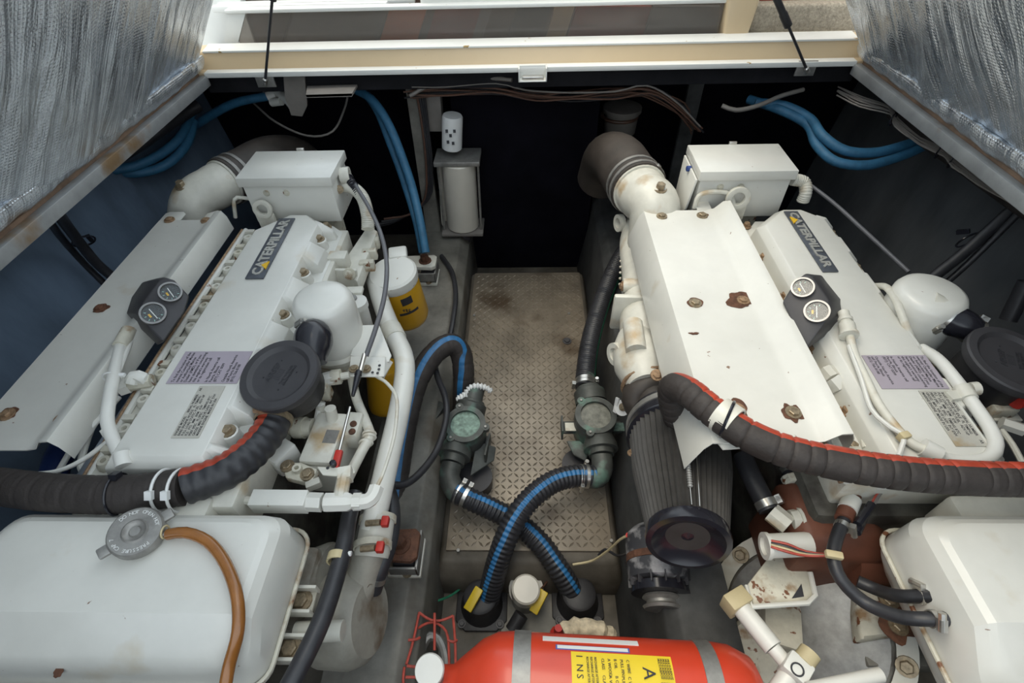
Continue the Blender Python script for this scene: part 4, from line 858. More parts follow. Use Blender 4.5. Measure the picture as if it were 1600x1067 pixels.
# ------------------------------------------------------------------ right engine fittings
mf = thing('exhaust_manifold', 'white cast exhaust manifold running beside the walkway under the heat shield', 'manifold', P(990, 480, z=.3))
fs('casting', tube([P(1012, 335, z=.50), P(1000, 380, z=.47), P(1000, 440, z=.455), P(1004, 500, z=.45), P(1010, 560, z=.44)], .062, 24, taper=lambda s: 1+.10*math.sin(s*9)), m='cast_paint', p=mf, smooth=60)
fs('cross_boss', between(P(974, 446, z=.49), P(1030, 446, z=.50), .022, 16), m='cast_paint', p=mf); bolt(P(972, 447, z=.49), (-1, 0, .1), .010, 'rusty_bolt', mf)
fs('ear', annulus(P(972, 348, z=.50), (-.95, -.3, .1), .018, .030, .018, 20), m='cast_paint', p=mf); fs('ear_arm', between(P(974, 352, z=.50), P(990, 350, z=.50), .015, 12), m='cast_paint', p=mf)
fs('joint_flange', obox(P(996, 488, z=.46), (.05, 1, 0), (0, 0, 1), (.018, .13, .15)), m='cast_paint', p=mf, bev=.006)
fs('boss', lathe(P(1020, 462, z=.52), (0, -.1, 1), [(0, .02), (.008, .016)], 14), m='cast_paint', p=mf); bolt(P(1020, 461, z=.529), (0, -.1, 1), .009, 'rusty_bolt', mf)
for k in range(9): fs('gasket_edge', lathe(P(972-.3*k, 372+9*k, z=.46), (-1, 0, 0), [(0, .005), (.006, .003)], 6), m='dirty_paint', p=mf)
tb_ = thing('turbocharger', 'turbocharger with white bearing housing and brown compressor snail by the walkway', 'turbocharger', P(1010, 610, z=.25))
c = P(1000, 566, z=.46)
fs('turbine_housing', lathe(c+V((0, .075, 0)), (.06, -1, -.05), [(-.03, .045), (0, .060), (.04, .072), (.085, .074), (.125, .062), (.15, .05)], 28), m='cast_paint', p=tb_, smooth=60)
fs('outlet_boss', between(P(988, 505, z=.53), P(994, 548, z=.52), .027, 16), m='cast_paint', p=tb_); fs('side_port', annulus(P(968, 552, z=.46), (-.9, -.4, .2), .018, .032, .02, 22), m='cast_paint', p=tb_)
fs('plug', lathe(P(1033, 530, z=.52), (0, -.3, 1), [(0, .02), (.01, .02), (.012, .014), (.03, .013)], 8), m='dirty_paint', p=tb_)
sn = [P(1003, 640, z=.40), P(993, 622, z=.42), P(1004, 603, z=.45), P(1030, 598, z=.46), P(1052, 612, z=.44)]
fs('compressor_snail', tube(sn, .036, 18, taper=lambda s: 1.1-.25*s), lathe(P(1024, 625, z=.42), (.06, -1, .1), [(-.04, .05), (.0, .062), (.03, .055)], 24), m='exhaust_wrap', p=tb_, smooth=60)
fs('v_band', torus(P(1012, 600, z=.44), (.06, -1, .0), .066, .006), m='rusty_bolt', p=tb_)
fs('oil_pipe', tube([P(1055, 547, z=.56), P(1042, 550, z=.57), P(1037, 562, z=.56), P(1037, 582, z=.52)], .007, 10), m='clean_bolt', p=tb_); fs('oil_fitting', between(P(1037, 570, z=.55), P(1037, 596, z=.51), .012, 6), m='dirty_paint', p=tb_)
bolt(P(1026, 586, z=.53), (0, -.4, .9), .010, 'rusty_bolt', tb_)
# white roller stop between strainer and turbo
rs = thing('anode_fitting', 'small white washer and tab fixed on the right bearer wall', 'fitting', P(972, 640, z=.2))
fs('washer', annulus(P(974, 637, z=.25), (-.6, -.5, .6), .008, .024, .010, 24), m='white_tie', p=rs); fs('tab', obox(P(963, 633, z=.25), (.1, .35, .9), (-.7, -.5, .3), (.05, .006, .012)), m='white_tie', p=rs); bolt(P(973, 636, z=.262), (-.6, -.5, .6), .008, 'clean_bolt', rs)
# ribbed cone air filter
af = thing('cone_air_filter', 'black pleated cone air filter with glossy end cap under the torn heat shield', 'air filter', P(1070, 800, z=.25))
a, b = P(1058, 668, z=.40), P(1075, 845, z=.47); ax = (b-a).normalized(); L_ = (b-a).length; n = 96
_, u, w2 = frame(ax)
R0, R1 = .119, .080
loops = []
for t, rr in ((.045, R0), (L_*.45, R0*.93), (L_-.01, R1*1.0)):
    loops.append([a+ax*t+(u*math.cos(2*math.pi*i/n)+w2*math.sin(2*math.pi*i/n))*(rr-(.009 if i % 2 else 0)) for i in range(n)])
fs('pleats', loft(loops), m='filter_ribs', p=af, smooth=20)
fs('base_ring', lathe(a, ax, [(-.02, R0*.9), (-.01, R0*1.03), (.046, R0*1.05), (.05, R0*1.0)], 48), m='gloss_black', p=af, smooth=40)
fs('clamp_band', annulus(a+ax*.004, ax, R0*1.04, R0*1.07, .018, 48), m='dull_steel', p=af)
fs('throat', lathe(a, -ax, [(0, R0*.86), (.03, R0*.8), (.06, R0*.62), (.09, R0*.5)], 32), m='soft_black', p=af, smooth=40)
cp_ = fs('end_cap', lathe(b, ax, [(-.02, R1*1.03), (-.004, R1*1.06), (.006, R1*1.04), (.008, R1*.9), (.0, R1*.78), (-.012, R1*.5), (-.014, R1*.25), (-.004, .001)], 48), m='gloss_black', p=af, smooth=40)
def on_filter(t, ang, dr=0): 
    k = t/L_; return a+ax*t+(u*math.cos(ang)+w2*math.sin(ang))*(R0+(R1-R0)*k+dr)
sp0, sp1 = on_filter(.05, .12, .004), on_filter(L_-.02, .1, .004)
fs('spring', tube([sp0.lerp(sp1, .2), sp0.lerp(sp1, .85)], .0048, 10, rib=.0012, pitch=.006, step=.0015), m='dull_steel', p=af); fs('spring_wire', between(sp0, sp1, .0012, 6), m='steel', p=af); fs('spring_wire', between(on_filter(.05, -.1, .003), on_filter(L_-.02, -.08, .003), .0012, 6), m='steel', p=af)
pts = [on_filter(-.012+.0*k, -.25-.8*k/6, .006) for k in range(7)]
fs('label', loft([[on_filter(-.045, -.2-.8*k/6, -.018), on_filter(-.006, -.2-.8*k/6, .006), on_filter(-.004, -.2-.8*k/6, .003), on_filter(-.043, -.2-.8*k/6, -.021)] for k in range(7)]), m='emblem_silver', p=af)
fs('bolt_row', *[lathe(P(990+6*k, 706-9*k, z=.40), (-.7, -.5, .5), [(0, .010), (.016, .008)], 8) for k in range(4)], m='rusty_bolt', p=af)
# alternator
al = thing('alternator', 'alternator with peeling paint and a black pulley under the cone air filter', 'alternator', P(1030, 900, z=.0))
a, b = P(1024, 850, z=.22), P(1032, 925, z=.21); ax = (b-a).normalized()
fs('body', lathe(a, ax, [(-.04, .05), (-.02, .072), (.03, .074), (.032, .070), (.045, .070), (.047, .074), (.085, .072), (.09, .06)], 32), m='peeling', p=al, smooth=40)
fs('winding_band', annulus(a+ax*.03, ax, .069, .0745, .016, 32), m='rust', p=al)
fs('fan', lathe(a+ax*.095, ax, [(0, .066), (.02, .068), (.022, .05)], 32), m='gloss_black', p=al)
for k in range(14):
    an = 2*math.pi*k/14; _, u3, w3 = frame(ax); dv = u3*math.cos(an)+w3*math.sin(an); fs('fan_vane', obox(a+ax*.09+dv*.066, ax, dv, (.024, .014, .003)), m='soft_black', p=al)
fs('pulley', lathe(a+ax*.118, ax, [(0, .040), (.006, .044), (.012, .034), (.018, .034), (.024, .044), (.030, .040), (.030, .020), (.024, .001)], 32), m='dull_steel', p=al, smooth=30)
for k, (x_, y_, m_) in enumerate(((985, 838, 'red_rubber'), (998, 845, 'dull_steel'), (1004, 838, 'dull_steel'))): fs('terminal', lathe(P(x_, y_, z=.22), (-.4, -.2, .8), [(0, .008), (.02, .007)], 8), m=m_, p=al)
for pp, r_, m_, lb in (([P(984, 836, z=.24), P(970, 842, z=.2), P(950, 860, z=.1), P(925, 876, z=.02), P(895, 882, z=0.0)], .0035, 'tan_tie', 'cream wire sagging from the alternator to the walkway plate'), ([P(1002, 848, z=.22), P(985, 862, z=.18), P(965, 868, z=.1), P(945, 858, z=.06), P(935, 868, z=.04)], .0035, 'hose_black', 'black wire looping at the alternator beside the cream wire')):
    tag(fs('wire', tube(pp, r_, 6), m=m_), lb, 'wire')
tag(fs('bent_pipe', tube([P(1040, 955, z=.05), P(1042, 985, z=.02), P(1055, 1010, z=-.03)], .025, 14), m='stringer'), 'grey pipe stub dropping below the alternator pulley', 'pipe')
# wrapped hose on the right
hq = [P(1062, 665, z=.50), P(1052, 632, z=.58), P(1052, 606, z=.645), P(1075, 612, z=.675), P(1110, 640, z=.682), P(1160, 675, z=.684), P(1220, 702, z=.684), P(1300, 722, z=.684), P(1400, 738, z=.684), P(1500, 746, z=.680), P(1600, 749, z=.675), P(1680, 748, z=.67), P(1800, 740, z=.60), P(1860, 730, z=.45)]
wr = thing('wrapped_hose', 'black wrapped hose with a red stripe crossing the torn heat shield to the right', 'hose', P(1400, 745, z=.65))
striped('hose', hq, .0300, ['worn_rubber', 'red_stripe'], 21, 24, n=24, p=wr, face=(0, .12, .99), rib=.0026, pitch=.026, ribshape='cut', step=.004)
c = P(1136, 655, z=.684); dv = (hq[5]-hq[4]).normalized()
fs('white_clamp', annulus(c-dv*.02, dv, .0300, .0345, .036, 28), m='cast_paint', p=wr, smooth=50); fs('black_tie', torus(c+dv*.0, (dv+V((.0, .35, 0))), .0358, .0032, 28, 6), obox(c+V((.012, -.03, -.004)), dv, (0, 0, 1), (.022, .018, .018)), m='gloss_black', p=wr)
# breather and separator on the right
cb = P(1462, 452, z=.70)
brR = breather(cb, .46, .080, 'cream domed breather canister beside the grey hull wall', 1)
cs = P(1585, 560, z=.66)
spR, _ = separator(cs, (.06, -.12, .98), .090, 'round black air separator cut by the right edge of the frame', .12)
rb = thing('rubber_elbow', 'black ribbed rubber coupling with two steel clamps at the right breather', 'hose', P(1500, 510, z=.58))
e0, e1 = P(1468, 490, z=.66), P(1528, 522, z=.64)
fs('coupling', tube([e0, e0.lerp(e1, .3), e0.lerp(e1, .6)+V((0, 0, .004)), e1], .034, 20, taper=lambda s: 1.12-.35*s*s, step=.006), m='gloss_black', p=rb, smooth=60)
clamp('clamp', e0.lerp(e1, .10), e1-e0, .0375, rb, 'steel', .014, screw=(-.7, -.5, -.2)); clamp('clamp', e0.lerp(e1, .88), e1-e0, .029, rb, 'steel', .016, screw=(.3, .6, .6))
fs('stub', between(e0-(e1-e0).normalized()*.035, e0, .038, 20), m='cast_paint', p=rb)
# pipes along the right cover
lp = thing('coolant_loop', 'thick white hose loop curling round the end of the right valve cover', 'hose', P(1500, 715, z=.6))
fs('hose', tube([P(1440, 545, z=.63), P(1466, 562, z=.65), P(1492, 592, z=.655), P(1520, 630, z=.655), P(1546, 668, z=.655), P(1556, 695, z=.655), P(1546, 715, z=.65), P(1515, 722, z=.645), P(1480, 718, z=.645), P(1462, 710, z=.65)], .0125, 14), m='white_plastic', p=lp, smooth=60)
fs('pipe_clip', between(P(1502, 606, z=.655), P(1514, 624, z=.655), .0165, 16), lathe(P(1525, 607, z=.655), (1, 0, .2), [(-.01, .014), (.004, .014)], 14), obox(P(1492, 618, z=.655), (1, .2, 0), (0, 0, 1), (.03, .008, .02)), m='cast_paint', p=lp, smooth=40)
fs('sleeve', between(P(1440, 698, z=.66), P(1466, 712, z=.655), .0175, 16), m='white_plastic', p=lp)
tag(fs('vent_pipe', tube([P(1366, 447, z=.61), P(1385, 449, z=.66), P(1400, 470, z=.67), P(1412, 500, z=.66), P(1424, 530, z=.63)], .0085, 12), m='cast_paint', smooth=60), 'bent cream vent pipe in front of the right breather dome', 'pipe')
cdR = thing('white_conduit', 'white conduit running from the right gauge pod along the valve cover', 'conduit', P(1400, 680, z=.62))
fs('conduit', tube([P(1325, 510, z=.67), P(1334, 550, z=.665), P(1352, 590, z=.662), P(1372, 630, z=.662), P(1400, 668, z=.662), P(1424, 692, z=.662), P(1444, 702, z=.662)], .0088, 12), m='cast_paint', p=cdR, smooth=60)
fs('coupling', lathe(P(1318, 488, z=.68), P(1332, 546, z=.665)-P(1318, 488, z=.68), [(0, .012), (.02, .012), (.02, .0155), (.028, .0155), (.028, .013), (.036, .013), (.036, .017), (.062, .017), (.062, .020), (.068, .020)], 14), m='cast_paint', p=cdR)
fs('side_lead', tube([P(1326, 540, z=.668), P(1345, 590, z=.668), P(1362, 640, z=.668), P(1392, 668, z=.67), P(1412, 682, z=.67), P(1404, 712, z=.662)], .0045, 8), m='white_plastic', p=cdR)
fs('clip', obox(P(1412, 682, z=.668), (1, .3, 0), (0, 0, 1), (.02, .018, .014)), m='tan_tie', p=cdR, bev=.003)
vr = thing('fuel_fitting', 'white brass elbow fitting and pipe between the right shield and cover', 'fitting', P(1300, 590, z=.58))
fs('elbow', between(P(1290, 578, z=.62), P(1302, 592, z=.62), .018, 8), m='cast_paint', p=vr); fs('nut', between(P(1300, 590, z=.62), P(1314, 606, z=.61), .020, 6), m='white_paint', p=vr); fs('pipe', tube([P(1312, 604, z=.612), P(1328, 635, z=.61), P(1344, 662, z=.605), P(1352, 700, z=.60)], .0065, 10), m='cast_paint', p=vr)
fR = thing('fuel_unions', 'cream block and hex unions below the cut-off black separator', 'fitting', P(1570, 650, z=.45))
fs('block', obox(P(1562, 640, z=.56), (1, .0, 0), (0, 0, 1), (.05, .035, .03)), m='dirty_paint', p=fR, bev=.003); fs('bar', obox(P(1568, 655, z=.54), (1, 0, 0), (0, 0, 1), (.06, .02, .02)), m='cast_paint', p=fR, bev=.002); fs('hex', between(P(1564, 660, z=.56), P(1600, 672, z=.56), .014, 6), m='white_paint', p=fR)
tag(fs('hose_end', lathe(P(1586, 628, z=.60), (1, .25, .1), [(0, .016), (.012, .016)], 16), lathe(P(1586, 628, z=.60), (1, .25, .1), [(.012, .015), (.05, .015)], 16), m='red_rubber'), 'small red hose end below the black separator at the right edge', 'hose')
tag(fs('pipe', tube([P(1565, 672, z=.56), P(1582, 695, z=.56), P(1598, 724, z=.56)], .006, 8), m='cast_paint'), 'thin cream pipe by the right frame edge next to the white hose loop', 'pipe')
fs('front_cover', box(.80, 1.0, .43, .48, .25, .58), m='cast_paint', p=eR, bev=.01)
# raw water pump / drive, rust red
gd = thing('heat_exchanger', 'rust red heat exchanger block between the cone filter and the cream tank', 'heat exchanger', P(1310, 830, z=.2))
xa, xb = P(1228, 790, z=.46).x, P(1392, 800, z=.46).x; ya, yb = P(1300, 872, z=.44).y, P(1300, 752, z=.46).y
fs('body', loft([[(xa, ya, .24), (xb, ya-.01, .24), (xb, yb, .24), (xa, yb, .24)], [(xa, ya, .43), (xb-.01, ya, .43), (xb-.02, yb, .45), (xa, yb, .45)], [(xa+.02, ya+.03, .47), (xb-.05, ya+.035, .47), (xb-.06, yb-.012, .475), (xa+.02, yb-.012, .475)]]), m='rust_red', p=gd, bev=.01)
fs('end_drum', lathe((xb-.08, (ya+yb)/2-.03, .36), (1, 0, 0), [(0, .075), (.10, .075), (.105, .07)], 28), m='rust_red', p=gd); fs('end_rim', annulus((xb+.02, (ya+yb)/2-.03, .36), (1, 0, 0), .06, .080, .008), m='cast_paint', p=gd)
fs('port', annulus(P(1313, 762, z=.48), (.1, -.2, 1), .008, .017, .012, 18), m='rust', p=gd)
cp2 = thing('copper_stub', 'brown pipe stub with a white painted band on the rust red block', 'pipe', P(1320, 800, z=.46))
fs('pipe', between(P(1332, 772, z=.52), P(1318, 812, z=.52), .0165, 16), m='rust_red', p=cp2); fs('white_band', between(P(1331, 780, z=.522), P(1324, 797, z=.522), .0178, 16), m='white_paint', p=cp2)
th = thing('tank_hose', 'black hose with steel clip bending from the brown stub to the cream tank', 'hose', P(1400, 950, z=.42))
fs('hose', tube([P(1321, 808, z=.52), P(1308, 838, z=.52), P(1302, 870, z=.52), P(1314, 905, z=.51), P(1350, 940, z=.50), P(1400, 962, z=.525), P(1440, 967, z=.55), P(1482, 967, z=.56)], .0118, 14), m='hose_black', p=th, smooth=60)
for (u, v_), d_ in (((1316, 822), P(1308, 838, z=.52)-P(1321, 808, z=.52)), ((1458, 967), V((1, 0, 0)))): clamp('clamp', P(u, v_, z=.518 if u < 1400 else .555), d_, .0122, th, 'steel', .010, screw=(.6, -.4, .4))
t2 = thing('tank_hose', 'shorter black hose with a steel clip entering the cream tank above the longer one', 'hose', P(1400, 925, z=.42))
fs('hose', tube([P(1340, 908, z=.46), P(1372, 922, z=.47), P(1405, 931, z=.51), P(1458, 931, z=.55)], .0115, 14), m='hose_black', p=t2, smooth=60); clamp('clamp', P(1438, 931, z=.535), (1, 0, 0), .0118, t2, 'steel', .010, screw=(0, .6, .5))
cn = thing('wire_connector', 'black wire connectors leaning over the rust red block', 'connector', P(1350, 815, z=.46))
for q0, q1 in ((P(1362, 788, z=.53), P(1340, 820, z=.53)), (P(1318, 757, z=.50), P(1375, 758, z=.52)), (P(1348, 810, z=.52), P(1338, 832, z=.52))): fs('connector', between(q0, q1, .0085, 10), m='gloss_black', p=cn)
for k in range(3): fs('lead', tube([P(1360+3*k, 790, z=.53), P(1368+3*k, 775, z=.54), P(1380+2*k, 762, z=.54)], .002, 6), m='wire_grey' if k else 'red_wire', p=cn)
wh = thing('water_hose', 'black hose with a steel clamp and a hex brass elbow beside the cone filter', 'hose', P(1190, 780, z=.35))
fs('hose', tube([P(1160, 712, z=.46), P(1172, 740, z=.46), P(1186, 768, z=.455), P(1202, 798, z=.45)], .0215, 16), m='hose_black', p=wh, smooth=60); clamp('clamp', P(1198, 788, z=.452), P(1202, 798, z=.45)-P(1186, 768, z=.455), .0218, wh, 'steel', .016, screw=(.7, .3, .6))
fs('elbow', between(P(1205, 800, z=.45), P(1232, 822, z=.45), .022, 8), lathe(P(1235, 812, z=.45), (1, .1, .1), [(0, .02), (.016, .02), (.016, .024), (.022, .024)], 12), m='cast_paint', p=wh, smooth=30)
w3_ = thing('water_hose', 'black hose end with steel clamp entering the top of the rust red block', 'hose', P(1233, 735, z=.42))
fs('hose', tube([P(1225, 700, z=.45), P(1232, 725, z=.46), P(1238, 750, z=.46)], .017, 14), m='hose_black', p=w3_); clamp('clamp', P(1234, 733, z=.46), (.1, -.9, 0), .0175, w3_, 'steel', .014); fs('collar', between(P(1234, 745, z=.46), P(1240, 757, z=.46), .02, 10), m='dirty_paint', p=w3_)
so = thing('starter_solenoid', 'white cylinder with red and black wires under the hex brass elbow', 'solenoid', P(1230, 850, z=.35))
fs('body', between(P(1200, 853, z=.45), P(1264, 850, z=.45), .024, 18), annulus(P(1200, 853, z=.45), (-1, 0, 0), .018, .027, .008), m='white_paint', p=so, smooth=40)
for k, m_ in enumerate(('red_wire', 'hose_black', 'tan_tie', 'red_wire')): fs('wire', tube([P(1205, 845+3*k, z=.475), P(1230, 850+4*k, z=.485), P(1260, 862+2*k, z=.48), P(1302, 868, z=.50)], .0028, 6), m=m_, p=so)
fs('tan_clip', obox(P(1303, 867, z=.535), (1, -.2, 0), (0, 0, 1), (.03, .012, .014)), m='tan_tie', p=so, bev=.003)
bk = thing('mounting_bracket', 'stained white triangular bracket below the white solenoid', 'bracket', P(1220, 920, z=.3))
zb = .36
o_ = [P(1200, 872, z=zb), P(1240, 870, z=zb), P(1268, 895, z=zb), P(1276, 930, z=zb), P(1262, 944, z=zb), P(1176, 950, z=zb), P(1166, 915, z=zb)]
fs('plate', prism(o_, (0, 0, .008)), m='dirty_paint', p=bk, bev=.002); fs('lip', tube([P(1166, 915, z=zb+.01), P(1175, 948, z=zb+.014), P(1262, 942, z=zb+.014), P(1274, 930, z=zb+.012), P(1266, 895, z=zb+.01)], .0055, 8, smooth_path=False), m='white_paint', p=bk); fs('opening', prism([P(1237, 935, z=zb+.0085), P(1252, 912, z=zb+.0085), P(1256, 932, z=zb+.0085)], (0, 0, .001)), m='ink', p=bk)
dr = thing('drive_housing', 'grey bell housing with a flange of bolts under the cream tank', 'housing', P(1300, 1000, z=.05))
cd_ = P(1250, 985, z=.24)
axd = V((-.50, -.30, .62)).normalized()
fs('drum', lathe(cd_-axd*.05, axd, [(-.10, .17), (0, .17), (.02, .16), (.03, .12), (.032, .001)], 40), m='dull_steel', p=dr, smooth=30); fs('flange', annulus(cd_-axd*.06, axd, .168, .205, .018, 48), m='cast_paint', p=dr)
_, u4, w4 = frame(axd)
for k in range(10): an = 2*math.pi*k/10+.3; bolt(cd_-axd*.04+(u4*math.cos(an)+w4*math.sin(an))*.185, axd, .013, 'clean_bolt', dr)
ar = thing('support_arm', 'rust edged white cast arm joining the bell housing and the cream tank', 'bracket', P(1390, 960, z=.2))
fs('arm', prism([P(1335, 905, z=.34), P(1375, 925, z=.36), P(1450, 950, z=.38), P(1455, 985, z=.38), P(1400, 990, z=.36), P(1345, 1000, z=.32)], (0, 0, -.04)), m='dirty_paint', p=ar, bev=.006)
for u, v_ in ((1403, 978), (1388, 938)): bolt(P(u, v_, z=.38), (0, 0, 1), .012, 'clean_bolt', ar)
decal('rust_stain', P(1400, 975, z=.3795), .035, 4, 'rust', ar)
fs('lower_beam', box(P(1345, 1030, z=.25).x, 1.0, P(1400, 1045, z=.25).y, P(1400, 1005, z=.25).y, .22, .27), m='stringer', p=ar, bev=.004)
rp = thing('raw_water_pump', 'stained white pump body leaning beside the red extinguisher', 'pump', P(1190, 1010, z=.1))
fs('body', lathe(P(1190, 1015, z=.20), (-.35, -.25, .8), [(-.06, .06), (-.03, .085), (.02, .085), (.03, .075), (.032, .001)], 28, sx=1, sy=.8), m='dirty_paint', p=rp, smooth=40); fs('housing_block', obox(P(1215, 980, z=.24), (.3, 1, 0), (0, 0, 1), (.10, .08, .08)), m='dirty_paint', p=rp, bev=.012)
pv = thing('drain_tube', 'white plastic tube with a square cap and hex elbow lying on the pump body', 'pipe', P(1190, 980, z=.3))
q0, q1 = P(1150, 940, z=.36), P(1208, 1012, z=.37)
fs('tube', between(q0, q1, .019, 18), m='white_plastic', p=pv); fs('square_cap', obox(q0, q1-q0, (0, 0, 1), (.034, .046, .050)), m='tan_tie', p=pv, bev=.003); fs('tail', between(q1, P(1228, 1036, z=.37), .014, 14), m='white_plastic', p=pv)
fs('elbow', obox(P(1243, 1046, z=.38), (.7, -.7, 0), (0, 0, 1), (.045, .04, .04)), m='white_plastic', p=pv, bev=.004); fs('ribbed_nut', lathe(P(1255, 1034, z=.385), (.7, .6, .2), [(0, .019), (.024, .019)], 12), m='tan_tie', p=pv); fs('ring_mark', annulus(P(1246, 1046, z=.4005), (0, 0, 1), .009, .012, .001, 20), m='ink', p=pv); fs('hose_tail', between(P(1232, 1056, z=.37), P(1215, 1080, z=.36), .018, 12), m='white_paint', p=pv)
tag(fs('white_pipe', between(P(1262, 1078, z=.40), P(1376, 1054, z=.40), .0125, 14), m='white_plastic'), 'white plastic pipe at the bottom edge in front of the cream tank', 'pipe')
yd_ = thing('belt_guard', 'yellow rounded guard half hidden behind the red extinguisher', 'guard', P(1130, 1030, z=.0))
fs('drum', lathe(P(1150, 1045, z=.10), (-.3, -.25, .9), [(-.05, .10), (0, .10), (.012, .09), (.012, .001)], 30), m='yellow_tag', p=yd_, smooth=30); bolt(P(1127, 1012, z=.12), (-.3, -.25, .9), .008, 'gloss_black', yd_)

# ------------------------------------------------------------------ walkway: strainers, crossing hoses, pump, extinguisher
def strainer(c, tilt, R, stub, outlet, lid, label, tubz):
    t = thing('water_strainer', label, 'strainer', V((c.x, c.y, -.1))); ax = V(tilt).normalized()
    fs('body', lathe(c, ax, [(-.16, R*.55), (-.12, R*.95), (-.03, R*1.02), (-.02, R*.98)], 28), m='bronze', p=t, smooth=50)
    fs('lid_ring', annulus(c-ax*.012, ax, R*.74, R*1.0, .014, 36), m='bronze', p=t, smooth=30)
    fs('sight_glass', lathe(c, ax, [(-.022, R*.75), (-.008, R*.75)], 28), m=lid, p=t)
    _, u, b = frame(ax, (0, 1, 0))
    for k in range(3):
        a = k*2.094+.35+(0.35 if stub[0].x > 0 else 0); dv = u*math.cos(a)+b*math.sin(a)
        lg = fs('lug', lathe(c-ax*.012+dv*R*1.02, ax, [(0, R*.2), (.015, R*.2)], 12), m='bronze', p=t); bolt(c+ax*.004+dv*R*1.02, ax, .0045, 'dull_steel', lg, washer=False)
    fs('inlet_neck', lathe(stub[0], stub[1]-stub[0], [(0, R*.80), (.04, R*.80), (.045, R*.66), ((stub[1]-stub[0]).length*.55, R*.62), ((stub[1]-stub[0]).length*.55+.002, R*.50), ((stub[1]-stub[0]).length, R*.48)], 24), m='bronze', p=t, smooth=30)
    fs('outlet_neck', lathe(outlet[0], outlet[1]-outlet[0], [(0, R*.62), (.03, R*.80), (.05, R*.82), (.052, R*.62), ((outlet[1]-outlet[0]).length, R*.60)], 24), m='bronze', p=t, smooth=30)
    fs('outlet_elbow', tube(outlet[1:], R*.50, 20, step=.008), m='bronze', p=t, smooth=60)
    return t
cl_ = P(727, 662, z=.20)
sl_ = strainer(cl_, (.02, -.12, 1), .062, [P(732, 650, z=.15), P(744, 606, z=.19)], [P(716, 690, z=.15), P(706, 725, z=.14), P(702, 745, z=.13), P(710, 765, z=.12), P(722, 772, z=.115)], 'verdigris', 'bronze strainer with a green glass and white frayed tape on its open stub', 0)
fs('support_leaf', prism([P(745, 690, z=.12), P(775, 700, z=.10), P(772, 720, z=.08), P(735, 745, z=.08)], (0, 0, .006)), m='bronze', p=sl_, bev=.002)
fs('angle_bracket', obox(P(762, 700, z=.11), (.15, 1, 0), (0, 0, 1), (.08, .05, .006)), obox(P(752, 692, z=.10), (1, 0, 0), (0, 0, 1), (.05, .006, .05)), m='bronze', p=sl_, bev=.001)
fs('angle_bracket', obox(P(680, 650, z=.12), (.45, 1, 0), (0, 0, 1), (.10, .03, .03)), m='bronze', p=sl_, bev=.002)
fs('bowl', lathe(P(742, 745, z=.05), (0, 0, -1), [(0, .055), (.12, .05), (.14, .035)], 24), m='soft_black', p=sl_)
rnd = random.Random(4)
tape = [P(716+i*4.2, 624-20*math.sin(i/9*2.2)-2*(i % 3)+(9-i)*.6, z=.19) for i in range(10)]
fs('frayed_tape', tube([P(722, 622, z=.19), P(734, 607, z=.205), P(746, 603, z=.215), P(760, 606, z=.205), P(768, 612, z=.20)], .009, 8, rib=.003, pitch=.011, step=.003), tube([P(716, 626, z=.18), P(722, 621, z=.19), P(731, 618, z=.195)], .012, 10, rib=.003, pitch=.008, step=.003), *[prism([P(718+i*3, 630, z=.185), P(721+i*3, 630, z=.185), P(719+i*3, 638, z=.175)], (0, 0, .002)) for i in range(5)], m='white_tie', p=sl_, smooth=40)
cr_ = P(931, 648, z=.20)
sr_ = strainer(cr_, (.0, -.10, 1), .064, [P(924, 630, z=.15), P(915, 588, z=.17)], [P(936, 680, z=.15), P(940, 712, z=.14), P(941, 730, z=.13), P(934, 745, z=.125), P(920, 745, z=.125)], 'murk', 'bronze strainer with a murky glass under the green striped hose', 0)
for s_, u in ((-1, 890), (1, 965)):
    fs('angle_bracket', obox(P(u, 668, z=.12), (1, 0, 0), (0, 0, 1), (.055, .006, .045)), obox(P(u-s_*-12, 668, z=.13), (0, 1, 0), (0, 0, 1), (.06, .05, .006)), m='bronze', p=sr_, bev=.001); fs('bracket_face', obox(P(u+2, 667, z=.145), (1, 0, 0), (0, 0, 1), (.036, .004, .03)), m='dirty_paint' if s_ < 0 else 'verdigris', p=sr_)
fs('support_leaf', prism([P(885, 690, z=.10), P(925, 690, z=.10), P(915, 722, z=.08), P(896, 712, z=.08)], (0, 0, .006)), m='bronze', p=sr_, bev=.002)
fs('bowl', lathe(P(905, 725, z=.05), (0, 0, -1), [(0, .055), (.12, .05), (.14, .035)], 24), m='soft_black', p=sr_)
# green striped supply hose
gh = thing('supply_hose', 'black corrugated hose with a green stripe rising beside the right engine', 'hose', P(915, 590, z=.17))
striped('hose', [P(913, 606, z=.165), P(915, 585, z=.17), P(921, 540, z=.19), P(934, 490, z=.22), P(952, 440, z=.26), P(972, 400, z=.29), P(990, 375, z=.30)], .0325, ['hose_black', 'green_stripe'], 4, 6, n=24, p=gh, face=(0, -.3, 1), rib=.0012, pitch=.008, step=.002)
for v_ in (597, 602): clamp('clamp', P(914.5, v_, z=.167), (.03, 1, .02), .033, gh, 'steel', .012, screw=(1 if v_ == 597 else -1, 0, .1))
